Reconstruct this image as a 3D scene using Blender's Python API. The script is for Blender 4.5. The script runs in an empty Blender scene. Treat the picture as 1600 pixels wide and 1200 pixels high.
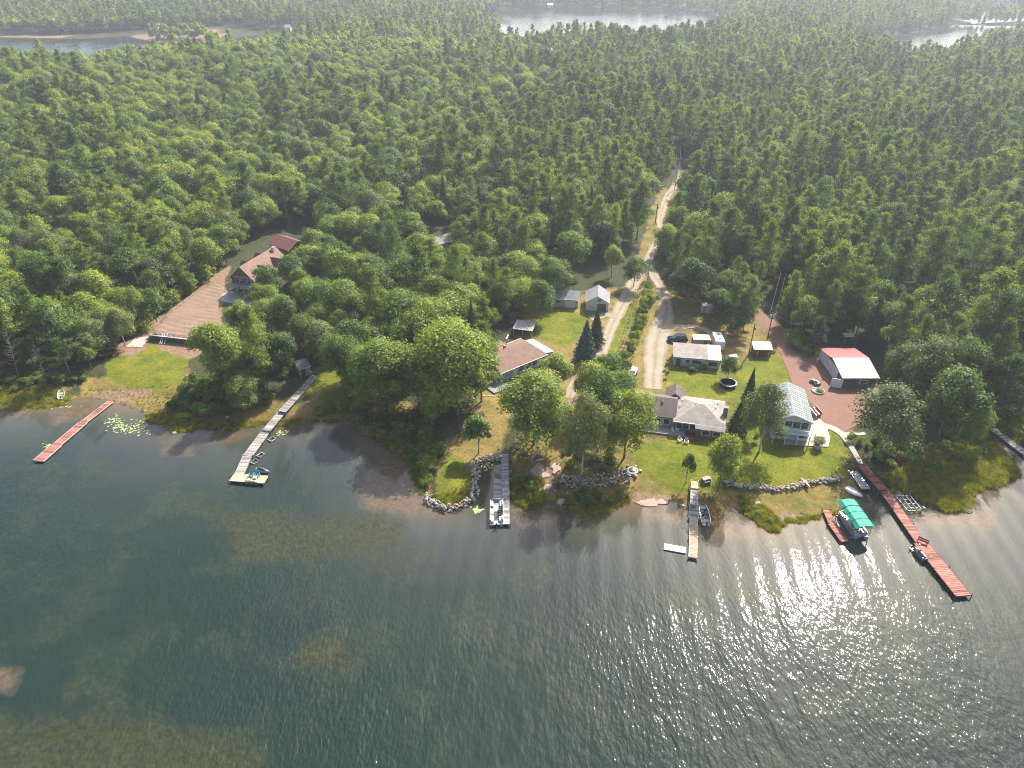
import bpy, math, random
import numpy as np
from mathutils import Vector, Matrix

random.seed(7)
rng = np.random.default_rng(7)
R = math.radians
sc = bpy.context.scene
COL = sc.collection

# ------------------------------------------------------------------ camera, sky, sun, exposure
CAM_H, PITCH, FPX = 85.0, 32.5, 1110.0          # metres, degrees below level, focal length in 1600-px photo pixels
cam_d = bpy.data.cameras.new('camera')
cam_d.sensor_width = 36.0
cam_d.lens = FPX / 1600.0 * 36.0
cam_d.clip_start, cam_d.clip_end = 1.0, 20000.0
cam = bpy.data.objects.new('camera', cam_d)
COL.objects.link(cam)
cam.location = (0, 0, CAM_H)
cam.rotation_euler = (R(90 - PITCH), 0, 0)
sc.camera = cam

SUN_EL, SUN_AZ = 43.0, 31.5                     # azimuth from +Y towards +X
world = bpy.data.worlds.new('World')
sc.world = world
world.use_nodes = True
wn = world.node_tree
sky = wn.nodes.new('ShaderNodeTexSky')
sky.sky_type = 'NISHITA'
sky.sun_disc = False
sky.sun_elevation = R(SUN_EL)
sky.sun_rotation = R(SUN_AZ)
sky.altitude = 200
sky.air_density = 1.0
sky.dust_density = 3.5
bgn = wn.nodes['Background']
bgn.inputs['Strength'].default_value = 0.13
wn.links.new(sky.outputs[0], bgn.inputs['Color'])
sun_d = bpy.data.lights.new('sun', 'SUN')
sun_d.energy = 5.0
sun_d.angle = R(0.55)
sun_d.color = (1.0, 0.965, 0.90)
sun = bpy.data.objects.new('sun', sun_d)
COL.objects.link(sun)
sdir = Vector((math.sin(R(SUN_AZ)) * math.cos(R(SUN_EL)), math.cos(R(SUN_AZ)) * math.cos(R(SUN_EL)), math.sin(R(SUN_EL))))
sun.rotation_euler = sdir.to_track_quat('Z', 'Y').to_euler()
sun.location = (60, 100, 150)
sc.view_settings.view_transform = 'Standard'
sc.view_settings.look = 'None'
sc.view_settings.exposure = 1.15
sc.view_settings.gamma = 1.0
sc.view_settings.use_curve_mapping = False
HAZE = .00020
sc.cycles.max_bounces = 7
sc.cycles.diffuse_bounces = 4
sc.cycles.glossy_bounces = 2
sc.cycles.transmission_bounces = 4
sc.cycles.volume_bounces = 0
sc.cycles.transparent_max_bounces = 8
sc.cycles.use_denoising = True
sc.cycles.denoising_prefilter = 'NONE'
sc.cycles.pixel_filter_type = 'BLACKMAN_HARRIS'
sc.cycles.filter_width = 1.05
sc.cycles.sample_clamp_direct = 30.0
sc.cycles.sample_clamp_indirect = 4.0

# ------------------------------------------------------------------ pixels of the photo -> points of the place
cp, sp = math.cos(R(PITCH)), math.sin(R(PITCH))
def W(px, py, z=0.0):
    u, v = (px - 800) / FPX, (py - 600) / FPX
    d = (u, cp - v * sp, -sp - v * cp)
    t = (z - CAM_H) / d[2]
    return Vector((d[0] * t, d[1] * t, z))
def depth_of(p):
    return p[1] * cp + (CAM_H - p[2]) * sp
def to_px(p):
    b = depth_of(p)
    return 800 + FPX * p[0] / b, 600 - FPX * (p[1] * sp - (CAM_H - p[2]) * cp) / b
def height_to(p, py):
    t = (600 - py) / FPX
    a = p[1] * sp - (CAM_H - p[2]) * cp
    b = depth_of(p)
    return (t * b - a) / (cp + t * sp)

def PL(pts, z=0.6):
    return np.array([W(x, y, z)[:2] for x, y in pts])
def sdist(P, poly, closed=True):
    """signed distance of points P (n,2) to a polygon, positive inside; unsigned for an open line"""
    n = len(poly)
    best = np.full(len(P), 1e18)
    ins = np.zeros(len(P), bool)
    for i in range(n if closed else n - 1):
        a, b = poly[i], poly[(i + 1) % n]
        ab = b - a
        L = max(float(ab @ ab), 1e-9)
        t = np.clip(((P - a) @ ab) / L, 0, 1)
        q = P - a - t[:, None] * ab
        best = np.minimum(best, (q * q).sum(1))
        if closed and abs(ab[1]) > 1e-12:
            c = ((a[1] > P[:, 1]) != (b[1] > P[:, 1])) & (P[:, 0] < ab[0] * (P[:, 1] - a[1]) / ab[1] + a[0])
            ins ^= c
    d = np.sqrt(best)
    return np.where(ins, d, -d) if closed else d
def sstep(a, b, x):
    t = np.clip((x - a) / (b - a), 0, 1)
    return t * t * (3 - 2 * t)

SHORE = [(-900, 640), (-300, 638), (-60, 637), (0, 636), (25, 639), (45, 638), (75, 636), (104, 631), (110, 626), (128, 620), (160, 624), (175, 629),
 (200, 633), (225, 645), (230, 658), (247, 662), (262, 667), (276, 675), (300, 672), (327, 666), (350, 672), (382, 667), (415, 662),
 (435, 665), (475, 661), (515, 657), (550, 655), (565, 677), (592, 687), (612, 702), (640, 722), (648, 745), (658, 768), (668, 780),
 (678, 789), (697, 794), (716, 791), (734, 784), (745, 771), (745, 745), (742, 722), (760, 716), (781, 718), (792, 712), (797, 737), (799, 774),
 (809, 783), (824, 795), (836, 789), (849, 780), (871, 783), (892, 797), (920, 807), (944, 800), (962, 795), (974, 780), (996, 787),
 (1011, 792), (1034, 791), (1051, 784), (1062, 792), (1090, 794), (1108, 803), (1114, 826), (1126, 812), (1135, 793), (1161, 797),
 (1178, 811), (1202, 826), (1216, 829), (1224, 813), (1250, 814), (1268, 810), (1289, 800), (1310, 803), (1333, 799), (1340, 782), (1346, 773), (1372, 778),
 (1384, 770), (1392, 758), (1407, 761), (1431, 774), (1458, 791), (1486, 798), (1508, 795), (1512, 771), (1528, 763), (1552, 758),
 (1589, 742), (1587, 729), (1567, 701), (1553, 682), (1562, 673), (1590, 693), (1630, 712), (1800, 740), (2500, 745)]
land_poly = np.array([W(x, y, 0)[:2] for x, y in SHORE] + [[6000, W(2500, 745)[1]], [6000, 9000], [-6000, 9000], [-6000, W(-900, 640)[1]]])
LAKES = [
 [(-300, 122), (-100, 114), (0, 110), (110, 108), (215, 103), (300, 97), (400, 90), (452, 78), (448, 58), (405, 54), (375, 57), (350, 63), (320, 68), (240, 67), (205, 58), (185, 55), (150, 60), (100, 60), (0, 58), (-200, 60)],
 [(750, 66), (800, 78), (900, 80), (1010, 77), (1090, 72), (1125, 55), (1135, 30), (1100, 17), (1000, 14), (880, 13), (790, 14), (755, 18), (762, 30), (782, 42)],
 [(1335, 86), (1400, 102), (1460, 98), (1510, 84), (1570, 72), (1640, 64), (1800, 58), (1800, 36), (1600, 40), (1545, 41), (1500, 38), (1440, 50), (1345, 60)],
 [(1480, 30), (1530, 36), (1570, 34), (1650, 32), (1850, 24), (1850, 8), (1650, 9), (1560, 10), (1500, 14)],
]
lakes = [np.array([W(x, y, 0)[:2] for x, y in L]) for L in LAKES]
TERR = PL([(236, 528), (331, 537), (345, 545), (420, 500), (500, 470), (500, 385), (440, 362), (425, 370), (340, 430), (300, 462), (262, 490)], 1.6)
def und(x, y):
    return (np.sin(x * .021 + 1.3) * np.cos(y * .017) + .6 * np.sin(x * .043 + y * .031) + .5 * np.sin(y * .009 - x * .006 + 2)) + .8
def land_sd(P):
    s = sdist(P, land_poly)
    for L in lakes:
        s = np.minimum(s, -sdist(P, L))
    return s
def heights(P, s=None):
    if s is None:
        s = land_sd(P)
    wob = .12 * np.sin(P[:, 0] * 1.9 + P[:, 1]) * np.sin(P[:, 1] * 2.3 - P[:, 0] * .7)
    h = np.where(s > 0, 1.2 * sstep(0, 11, s) + .10 * np.clip(s, 0, 1), np.maximum(s * .22, -2.5))
    h = h + wob * sstep(6, 0, np.abs(s)) * .6
    h = h + 1.3 * sstep(-.3, .6, sdist(P, TERR))
    w = sstep(230, 420, P[:, 1]) * sstep(0, 60, s)
    return h + 3.2 * w * und(P[:, 0], P[:, 1]) + w * 1.0
def gz(x, y):
    return float(heights(np.array([[x, y]], float))[0])
def G(px, py):
    """point on the ground seen at that pixel"""
    z = 1.0
    for _ in range(4):
        p = W(px, py, z)
        z = gz(p.x, p.y)
    return Vector((p.x, p.y, z))

# ------------------------------------------------------------------ materials
def new_mat(name):
    m = bpy.data.materials.new(name)
    m.use_nodes = True
    nt = m.node_tree
    b = nt.nodes['Principled BSDF']
    return m, nt, b
def nd(nt, typ, **kw):
    n = nt.nodes.new(typ)
    for k, v in kw.items():
        if k == 'inp':
            for a, b in v.items():
                n.inputs[a].default_value = b
        else:
            setattr(n, k, v)
    return n
def c4(c): return (c[0], c[1], c[2], 1)
def ramp(nt, fac, stops):
    r = nd(nt, 'ShaderNodeValToRGB')
    e = r.color_ramp.elements
    while len(e) < len(stops): e.new(.5)
    for k, (p, c) in enumerate(stops):
        e[k].position = p
        e[k].color = c4(c)
    nt.links.new(fac, r.inputs[0])
    return r.outputs[0]
def noise(nt, scale, coord=None, detail=3, rough=.55):
    n = nd(nt, 'ShaderNodeTexNoise', inp={'Scale': scale, 'Detail': detail, 'Roughness': rough})
    if coord is not None: nt.links.new(coord, n.inputs['Vector'])
    return n.outputs[0]
def mixc(nt, fac, a, b, mode='MIX'):
    m = nd(nt, 'ShaderNodeMix', data_type='RGBA', blend_type=mode)
    for s, v in ((0, fac), (6, a), (7, b)):
        if isinstance(v, (int, float)): m.inputs[s].default_value = v
        elif isinstance(v, tuple): m.inputs[s].default_value = c4(v)
        else: nt.links.new(v, m.inputs[s])
    return m.outputs[2]
def mathn(nt, op, a, b=0.0, clamp=False):
    m = nd(nt, 'ShaderNodeMath', operation=op, use_clamp=clamp)
    for s, v in ((0, a), (1, b)):
        if isinstance(v, (int, float)): m.inputs[s].default_value = v
        else: nt.links.new(v, m.inputs[s])
    return m.outputs[0]
def bump(nt, h, strength, dist, b):
    n = nd(nt, 'ShaderNodeBump', inp={'Strength': strength, 'Distance': dist})
    nt.links.new(h, n.inputs['Height'])
    nt.links.new(n.outputs[0], b.inputs['Normal'])
def wcoord(nt):
    return nd(nt, 'ShaderNodeNewGeometry').outputs['Position']
def ocoord(nt):
    return nd(nt, 'ShaderNodeTexCoord').outputs['Object']

def m_rough(name, c, var=.35, scale=1.5, rough=.85, metal=0, bmp=.02, c2=None, world_co=False):
    """weathered surface: colour broken up by two scales of noise, fine relief"""
    m, nt, b = new_mat(name)
    co = wcoord(nt) if world_co else ocoord(nt)
    n1 = noise(nt, scale, co, 5, .65)
    n2 = noise(nt, scale * 9, co, 2)
    d = c2 or tuple(x * (1 - var) for x in c)
    l = tuple(min(x * (1 + var * .6), .85) for x in c)
    col = ramp(nt, n1, [(.3, d), (.5, c), (.72, l)])
    col = mixc(nt, .35, col, ramp(nt, n2, [(.35, d), (.65, l)]))
    nt.links.new(col, b.inputs['Base Color'])
    b.inputs['Roughness'].default_value = rough
    b.inputs['Metallic'].default_value = metal
    if bmp: bump(nt, n2, .6, bmp, b)
    return m
def m_board(name, c, axis=2, pitch=.15, var=.25, rough=.8):
    """painted or shingled boards: thin dark joints across one object axis"""
    m, nt, b = new_mat(name)
    co = ocoord(nt)
    sx = nd(nt, 'ShaderNodeSeparateXYZ')
    nt.links.new(co, sx.inputs[0])
    f = mathn(nt, 'FRACT', mathn(nt, 'DIVIDE', sx.outputs[axis], pitch))
    n1 = noise(nt, .55, co, 7, .78)
    n3 = noise(nt, 7.0, co, 2)
    base = ramp(nt, n1, [(.32, tuple(x * (1 - var * 1.3) for x in c)), (.5, c), (.68, tuple(min(.85, x * (1 + var * .8)) for x in c))])
    base = mixc(nt, 1.0, base, ramp(nt, n3, [(.3, (.78,) * 3), (.7, (1.15,) * 3)]), 'MULTIPLY')
    line = ramp(nt, f, [(.0, (.55,) * 3), (.12, (1, 1, 1)), (.9, (1, 1, 1)), (1, (.6,) * 3)])
    col = mixc(nt, 1.0, base, line, 'MULTIPLY')
    nt.links.new(col, b.inputs['Base Color'])
    b.inputs['Roughness'].default_value = rough
    bump(nt, f, .4, .02, b)
    return m
def m_plank(name, c, var=.45, rough=.85):
    """timber: every plank its own tone"""
    m, nt, b = new_mat(name)
    oi = nd(nt, 'ShaderNodeObjectInfo')
    rnd = oi.outputs['Random']
    n1 = noise(nt, 3.0, wcoord(nt), 4, .7)
    f = mathn(nt, 'ADD', mathn(nt, 'MULTIPLY', rnd, .6), mathn(nt, 'MULTIPLY', n1, .5))
    col = ramp(nt, f, [(.2, tuple(x * (1 - var) for x in c)), (.55, c), (.85, tuple(min(.8, x * (1 + var * .7)) for x in c))])
    nt.links.new(col, b.inputs['Base Color'])
    b.inputs['Roughness'].default_value = rough
    bump(nt, n1, .4, .01, b)
    return m
def m_flat(name, c, rough=.5, metal=0, spec=.5):
    m, nt, b = new_mat(name)
    n1 = noise(nt, 6.0, ocoord(nt), 3)
    col = ramp(nt, n1, [(.3, tuple(x * .82 for x in c)), (.7, tuple(min(.85, x * 1.08) for x in c))])
    nt.links.new(col, b.inputs['Base Color'])
    b.inputs['Roughness'].default_value = rough
    b.inputs['Metallic'].default_value = metal
    b.inputs['Specular IOR Level'].default_value = spec
    return m
def m_leaf(name, dark, mid, light, trans=.35, hue_scale=.012, olive=None):
    m, nt, b = new_mat(name)
    nt.nodes.remove(b)
    oi = nd(nt, 'ShaderNodeObjectInfo')
    big = noise(nt, hue_scale, oi.outputs['Location'], 2)
    f = mathn(nt, 'ADD', mathn(nt, 'MULTIPLY', oi.outputs['Random'], .55), mathn(nt, 'MULTIPLY', big, .55))
    col = ramp(nt, f, [(.2, dark), (.5, mid), (.85, light)])
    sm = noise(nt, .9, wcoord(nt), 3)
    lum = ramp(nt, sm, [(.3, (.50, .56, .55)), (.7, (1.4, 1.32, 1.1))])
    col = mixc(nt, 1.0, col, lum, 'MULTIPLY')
    df = nd(nt, 'ShaderNodeBsdfDiffuse')
    tr = nd(nt, 'ShaderNodeBsdfTranslucent')
    gl = nd(nt, 'ShaderNodeBsdfGlossy', inp={'Roughness': .55, 'Color': (.35, .4, .4, 1)})
    nt.links.new(col, df.inputs[0])
    tc = mixc(nt, 1.0, col, (1.25, 1.35, .55), 'MULTIPLY')
    nt.links.new(tc, tr.inputs[0])
    mx = nd(nt, 'ShaderNodeMixShader', inp={0: trans})
    nt.links.new(df.outputs[0], mx.inputs[1]); nt.links.new(tr.outputs[0], mx.inputs[2])
    mg = nd(nt, 'ShaderNodeMixShader', inp={0: .06})
    nt.links.new(mx.outputs[0], mg.inputs[1]); nt.links.new(gl.outputs[0], mg.inputs[2])
    nt.links.new(mg.outputs[0], nt.nodes['Material Output'].inputs[0])
    return m

M = {}
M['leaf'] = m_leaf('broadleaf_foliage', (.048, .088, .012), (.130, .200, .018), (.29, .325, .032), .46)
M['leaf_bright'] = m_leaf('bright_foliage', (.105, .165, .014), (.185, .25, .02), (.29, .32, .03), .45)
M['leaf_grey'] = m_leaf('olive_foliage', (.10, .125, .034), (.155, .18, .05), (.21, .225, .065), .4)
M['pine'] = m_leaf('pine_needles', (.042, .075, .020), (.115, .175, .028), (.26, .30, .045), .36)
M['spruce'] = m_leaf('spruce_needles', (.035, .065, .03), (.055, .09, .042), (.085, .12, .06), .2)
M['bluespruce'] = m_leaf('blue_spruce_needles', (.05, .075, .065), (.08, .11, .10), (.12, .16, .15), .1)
M['bark'] = m_rough('bark', (.16, .125, .095), .45, 4, .9, 0, .03)
M['birch'] = m_rough('pale_bark', (.42, .39, .34), .4, 5, .85, 0, .02)
M['marsh'] = m_leaf('marsh_blades', (.16, .18, .02), (.26, .26, .03), (.34, .27, .05), .45, .05)
M['white'] = m_flat('white_paint', (.56, .56, .54), .55)
M['cream'] = m_flat('cream_plastic', (.52, .49, .41), .5)
M['black'] = m_flat('black_plastic', (.025, .026, .03), .4)
M['dark'] = m_flat('dark_trim', (.06, .055, .05), .6)
M['glass'] = m_flat('window_glass', (.03, .04, .05), .06, 0, .8)
M['alu'] = m_rough('aluminium', (.55, .56, .57), .2, 3, .35, .8, 0)
M['greymetal'] = m_rough('grey_metal', (.24, .25, .26), .25, 2, .6, .2, 0)
M['concrete'] = m_rough('concrete', (.30, .28, .25), .3, 1.2, .9)
M['paleconc'] = m_rough('pale_concrete', (.34, .30, .245), .25, 1.2, .9)
M['stone'] = m_plank('field_stone', (.30, .27, .24), .5, .9)
M['pinkrock'] = m_rough('pink_bedrock', (.33, .23, .175), .35, .8, .9, 0, .06)
M['greywood'] = m_plank('weathered_wood', (.27, .25, .225), .6)
M['redwood'] = m_plank('red_stained_wood', (.30, .11, .078), .6)
M['darkredwood'] = m_plank('dark_red_wood', (.20, .05, .045), .55)
M['palewood'] = m_plank('pale_wood', (.42, .33, .20), .35)
M['tanwood'] = m_plank('tan_wood', (.37, .26, .17), .3)
M['terracotta'] = m_board('terracotta_shingle', (.20, .105, .068), 1, .3, .22)
M['brownroof'] = m_board('brown_shingle', (.11, .08, .068), 1, .3, .3)
M['greyroof'] = m_board('weathered_grey_shingle', (.24, .205, .175), 1, .35, .35)
M['coolroof'] = m_board('cool_grey_shingle', (.20, .20, .20), 1, .3, .3)
M['darkred'] = m_board('dark_red_shingle', (.16, .05, .04), 1, .3, .3)
M['redmetal'] = m_rough('red_metal_roof', (.30, .045, .04), .3, .8, .5)
M['creammetal'] = m_rough('cream_rusty_metal_roof', (.27, .225, .16), .8, .9, .55, 0, .02, (.17, .11, .07))
M['palesiding'] = m_board('pale_siding', (.38, .365, .33), 2, .2, .2)
M['whitesiding'] = m_board('white_siding', (.50, .50, .50), 2, .2, .12)
M['brownsiding'] = m_board('dark_brown_siding', (.11, .085, .065), 2, .25, .3)
M['bluesiding'] = m_board('blue_grey_siding', (.30, .38, .38), 2, .2, .25)
M['redsiding'] = m_board('dark_red_siding', (.20, .035, .04), 0, .25, .3)
M['brownmetal'] = m_flat('brown_panel', (.22, .15, .12), .6)
M['navy'] = m_flat('navy_car_paint', (.015, .022, .045), .18, .3)
M['tyre'] = m_flat('tyre_rubber', (.02, .02, .02), .85)
M['greencanvas'] = m_flat('green_canvas', (.0, .26, .17), .7)
M['teal'] = m_flat('teal_plastic', (.01, .28, .32), .45)
M['orange'] = m_flat('orange_red_paint', (.50, .09, .04), .5)
M['red'] = m_flat('red_paint', (.50, .06, .05), .5)
M['seat'] = m_flat('vinyl_seat', (.52, .48, .42), .5)
M['water_pool'] = m_flat('pool_water', (.10, .11, .10), .1)
M['lily'] = m_flat('lily_pad', (.30, .36, .12), .5)
M['flower'] = m_flat('flower', (.5, .35, .15), .6)
M['gravel'] = m_rough('gravel', (.40, .32, .235), .3, .35, .95, 0, .03, None, True)
M['redgravel'] = m_rough('red_gravel', (.175, .088, .06), .22, .30, .95, 0, .03, None, True)
M['dirt'] = m_rough('bare_dirt', (.40, .25, .16), .35, .25, .95, 0, .05, None, True)

# ------------------------------------------------------------------ mesh helpers
def mesh_np(name, co, faces, mat, k=4):
    """fast mesh from numpy: co (n,3), faces (m,k)"""
    me = bpy.data.meshes.new(name)
    n, m = len(co), len(faces)
    me.vertices.add(n); me.vertices.foreach_set('co', np.asarray(co, np.float32).ravel())
    me.loops.add(m * k); me.loops.foreach_set('vertex_index', np.asarray(faces, np.int32).ravel())
    me.polygons.add(m); me.polygons.foreach_set('loop_start', np.arange(0, m * k, k, dtype=np.int32))
    me.update(calc_edges=True)
    if mat: me.materials.append(mat)
    return me
def link(name, data, parent=None, loc=(0, 0, 0), rz=0):
    o = bpy.data.objects.new(name, data)
    COL.objects.link(o)
    if parent: o.parent = parent
    o.location = loc
    o.rotation_euler = (0, 0, rz)
    return o
def tag(o, label=None, cat=None, group=None, kind=None):
    if label: o['label'] = label
    if cat: o['category'] = cat
    if group: o['group'] = group
    if kind: o['kind'] = kind
    return o
def thing(name, label, cat, loc, rz=0, group=None):
    return tag(link(name, None, None, loc, rz), label, cat, group)
class MB:
    def __init__(s): s.v, s.f = [], []
    def add(s, v, f):
        n = len(s.v); s.v += [tuple(p) for p in v]; s.f += [tuple(i + n for i in q) for q in f]; return s
    def box(s, c, d, rz=0, ry=0, rx=0):
        m = Matrix.Translation(c) @ Matrix.Rotation(rz, 4, 'Z') @ Matrix.Rotation(ry, 4, 'Y') @ Matrix.Rotation(rx, 4, 'X')
        v = [m @ Vector((x * d[0] / 2, y * d[1] / 2, z * d[2] / 2)) for z in (-1, 1) for y in (-1, 1) for x in (-1, 1)]
        return s.add(v, [(0, 2, 3, 1), (4, 5, 7, 6), (0, 1, 5, 4), (2, 6, 7, 3), (0, 4, 6, 2), (1, 3, 7, 5)])
    def slab(s, pts, t):
        """thick plate: outline of 3D points, thickness t straight down"""
        n = len(pts)
        v = [Vector(p) for p in pts] + [Vector(p) - Vector((0, 0, t)) for p in pts]
        return s.add(v, [tuple(range(n)), tuple(range(2 * n - 1, n - 1, -1))] + [(i, i + n, (i + 1) % n + n, (i + 1) % n) for i in range(n)])
    def extr(s, pts, vec):
        n = len(pts); vec = Vector(vec)
        v = [Vector(p) for p in pts] + [Vector(p) + vec for p in pts]
        return s.add(v, [tuple(range(n - 1, -1, -1)), tuple(range(n, 2 * n))] + [(i, (i + 1) % n, (i + 1) % n + n, i + n) for i in range(n)])
    def tube(s, pts, rad, n=6):
        pts = [Vector(p) for p in pts]
        if not isinstance(rad, (list, tuple)): rad = [rad] * len(pts)
        v, f = [], []
        for i, p in enumerate(pts):
            d = (pts[min(i + 1, len(pts) - 1)] - pts[max(i - 1, 0)]).normalized()
            a = d.orthogonal().normalized(); b = d.cross(a)
            for k in range(n):
                t = 2 * math.pi * k / n
                v.append(p + (a * math.cos(t) + b * math.sin(t)) * rad[i])
        for i in range(len(pts) - 1):
            for k in range(n):
                f.append((i * n + k, i * n + (k + 1) % n, (i + 1) * n + (k + 1) % n, (i + 1) * n + k))
        f.append(tuple(range(n - 1, -1, -1))); f.append(tuple(range((len(pts) - 1) * n, len(pts) * n)))
        return s.add(v, f)
    def lathe(s, prof, n=20, c=(0, 0, 0), sx=1, sy=1):
        v, f = [], []
        for r, z in prof:
            for k in range(n):
                t = 2 * math.pi * k / n
                v.append((c[0] + r * math.cos(t) * sx, c[1] + r * math.sin(t) * sy, c[2] + z))
        for i in range(len(prof) - 1):
            for k in range(n):
                f.append((i * n + k, i * n + (k + 1) % n, (i + 1) * n + (k + 1) % n, (i + 1) * n + k))
        f.append(tuple(range(n - 1, -1, -1))); f.append(tuple(range((len(prof) - 1) * n, len(prof) * n)))
        return s.add(v, f)
    def loft(s, rings):
        n = len(rings[0]); v = [p for r in rings for p in r]; f = []
        for i in range(len(rings) - 1):
            for k in range(n):
                f.append((i * n + k, i * n + (k + 1) % n, (i + 1) * n + (k + 1) % n, (i + 1) * n + k))
        f.append(tuple(range(n - 1, -1, -1))); f.append(tuple(range((len(rings) - 1) * n, len(rings) * n)))
        return s.add(v, f)
    def mesh(s, name, mat, smooth=False):
        me = bpy.data.meshes.new(name)
        me.from_pydata(s.v, [], s.f); me.materials.append(mat); me.update()
        if smooth: me.polygons.foreach_set('use_smooth', [True] * len(me.polygons))
        return me
    def build(s, name, mat, parent=None, smooth=False, loc=(0, 0, 0), rz=0, label=None):
        o = link(name, s.mesh(name, mat, smooth), parent, loc, rz)
        if label: o['label'] = label
        return o
def copy_tree(o, parent=None):
    c = o.copy(); COL.objects.link(c)
    if parent: c.parent = parent
    for ch in list(o.children): copy_tree(ch, c)
    return c

# ------------------------------------------------------------------ ground
def axis(lo, hi, step, far_lo, far_hi, grow=1.07, cap=22):
    a = list(np.arange(lo, hi + step, step))
    s, x = step, a[0]
    out = []
    while x > far_lo:
        s = min(s * grow, cap if x > far_lo * .3 else cap * 5); x -= s; out.append(x)
    a = out[::-1] + a
    s, x = step, a[-1]
    while x < far_hi:
        s = min(s * grow, cap if x < 1700 else 150); x += s; a.append(x)
    return np.array(a)
def grid_mesh(name, xs, ys):
    X, Y = np.meshgrid(xs, ys)
    P = np.stack([X.ravel(), Y.ravel()], 1)
    nx, ny = len(xs), len(ys)
    i = (np.arange(ny - 1)[:, None] * nx + np.arange(nx - 1)[None, :]).ravel()
    F = np.stack([i, i + 1, i + 1 + nx, i + nx], 1)
    return P, F
def fattr(me, name, val):
    a = me.attributes.new(name, 'FLOAT', 'POINT')
    a.data.foreach_set('value', np.asarray(val, np.float32))
xs = axis(-150, 150, .6, -5000, 5000)
ys = axis(86, 250, .6, -400, 5000)
P, F = grid_mesh('ground', xs, ys)
S = land_sd(P)
Z = heights(P, S)
gm = mesh_np('ground', np.column_stack([P, Z]), F, None)
gm.polygons.foreach_set('use_smooth', [True] * len(gm.polygons))
def mask(polys, soft=3.0, z=1.2):
    m = np.zeros(len(P))
    for q in polys:
        m = np.maximum(m, np.clip(.5 + sdist(P, PL(q, z)) / soft, 0, 1))
    return m
LAWN = [[(1040, 575), (1130, 580), (1175, 557), (1222, 556), (1240, 604), (1262, 640), (1300, 667), (1322, 700), (1326, 745), (1240, 762), (1150, 765), (1142, 700), (1140, 625), (1040, 614)],
 [(1012, 690), (1140, 680), (1150, 760), (1062, 766), (1000, 740), (980, 705)],
 [(828, 490), (860, 478), (920, 495), (912, 520), (885, 545), (832, 525)], [(160, 552), (225, 540), (300, 552), (282, 600), (228, 612), (170, 590)],
 [(232, 532), (300, 536), (290, 548), (228, 545)], [(679, 776), (684, 740), (700, 706), (722, 712), (738, 735), (738, 778), (712, 786)], [(480, 575), (580, 570), (600, 620), (480, 625)],
 [(975, 470), (1000, 472), (960, 560), (935, 600), (925, 590), (960, 520)]]
DRY = [[(680, 776), (735, 775), (740, 715), (780, 700), (800, 640), (775, 590), (745, 600), (740, 650), (700, 690), (680, 730)],
 [(975, 700), (1150, 690), (1150, 765), (1060, 780), (975, 778)], [(130, 590), (300, 575), (290, 650), (120, 630)],
 [(300, 628), (640, 620), (640, 740), (560, 690), (530, 662), (300, 680)], [(820, 480), (940, 480), (960, 560), (905, 620), (870, 640), (800, 560)],
 [(960, 470), (1140, 470), (1140, 560), (1060, 625), (975, 625)], [(1150, 500), (1215, 500), (1235, 560), (1130, 600)], [(1130, 755), (1345, 745), (1350, 800), (1130, 800)],
 [(800, 735), (850, 715), (880, 640), (915, 640), (880, 720), (880, 780), (800, 790)], [(1400, 480), (1440, 480), (1440, 520), (1400, 525)], [(650, 440), (700, 395), (712, 402), (680, 440)],
 [(0, 600), (110, 600), (110, 640), (0, 642)], [(990, 480), (1012, 480), (1000, 620), (975, 620)], [(1010, 440), (1060, 300), (1030, 290), (985, 440)]]
SAND = [[(180, 556), (190, 544), (236, 503), (270, 478), (310, 446), (345, 418), (362, 424), (352, 450), (345, 540), (236, 530), (210, 556)], [(150, 603), (240, 605), (235, 612), (185, 626), (135, 618)], [(195, 540), (236, 528), (228, 545), (200, 560)], [(150, 560), (232, 532), (225, 520), (262, 488), (225, 515)],
 [(985, 762), (1050, 768), (1050, 792), (985, 790)], [(1220, 796), (1262, 794), (1262, 810), (1222, 810)], [(828, 715), (862, 722), (870, 765), (835, 770)],
 [(1490, 735), (1530, 745), (1525, 770), (1495, 770)], [(1408, 488), (1430, 485), (1432, 515), (1410, 518)], [(665, 436), (700, 400), (706, 402), (678, 436)],
 [(240, 535), (330, 538), (300, 562), (262, 552)], [(500, 612), (470, 628), (460, 640), (450, 650), (468, 640), (500, 618)], [(893, 585), (908, 585), (905, 632), (885, 632)],
 [(175, 55), (260, 52), (330, 48), (350, 55), (320, 68), (250, 68), (200, 60)], [(370, 55), (430, 52), (560, 50), (560, 57), (430, 60)], [(-200, 52), (100, 52), (100, 60), (-200, 60)],
 [(180, 118), (240, 120), (240, 128), (180, 126)], [(640, 45), (800, 48), (800, 52), (640, 50)]]
MARSH = [[(-60, 605), (60, 603), (105, 610), (110, 625), (60, 640), (-60, 645)], [(225, 640), (340, 655), (440, 650), (545, 650), (545, 662), (330, 675), (265, 680), (225, 660)],
 [(1155, 770), (1200, 790), (1225, 812), (1215, 832), (1170, 806)], [(1225, 806), (1300, 796), (1340, 780), (1345, 800), (1290, 808), (1225, 820)],
 [(1385, 740), (1500, 690), (1560, 690), (1600, 740), (1500, 800), (1455, 795), (1400, 765)], [(1560, 640), (1640, 640), (1640, 715), (1575, 690)],
 [(800, 740), (850, 745), (850, 790), (820, 800), (800, 780)], [(590, 640), (680, 650), (660, 770), (600, 700)], [(870, 770), (985, 770), (985, 800), (880, 800)]]
WET = [[(100, 615), (170, 610), (175, 632), (100, 634)], [(230, 635), (560, 640), (560, 668), (250, 672)], [(640, 730), (672, 740), (675, 792), (645, 770)], [(800, 700), (980, 760), (980, 800), (800, 795)], [(1100, 775), (1140, 775), (1130, 830), (1105, 830)], [(1060, 765), (1100, 765), (1100, 800), (1060, 800)]]
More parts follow.
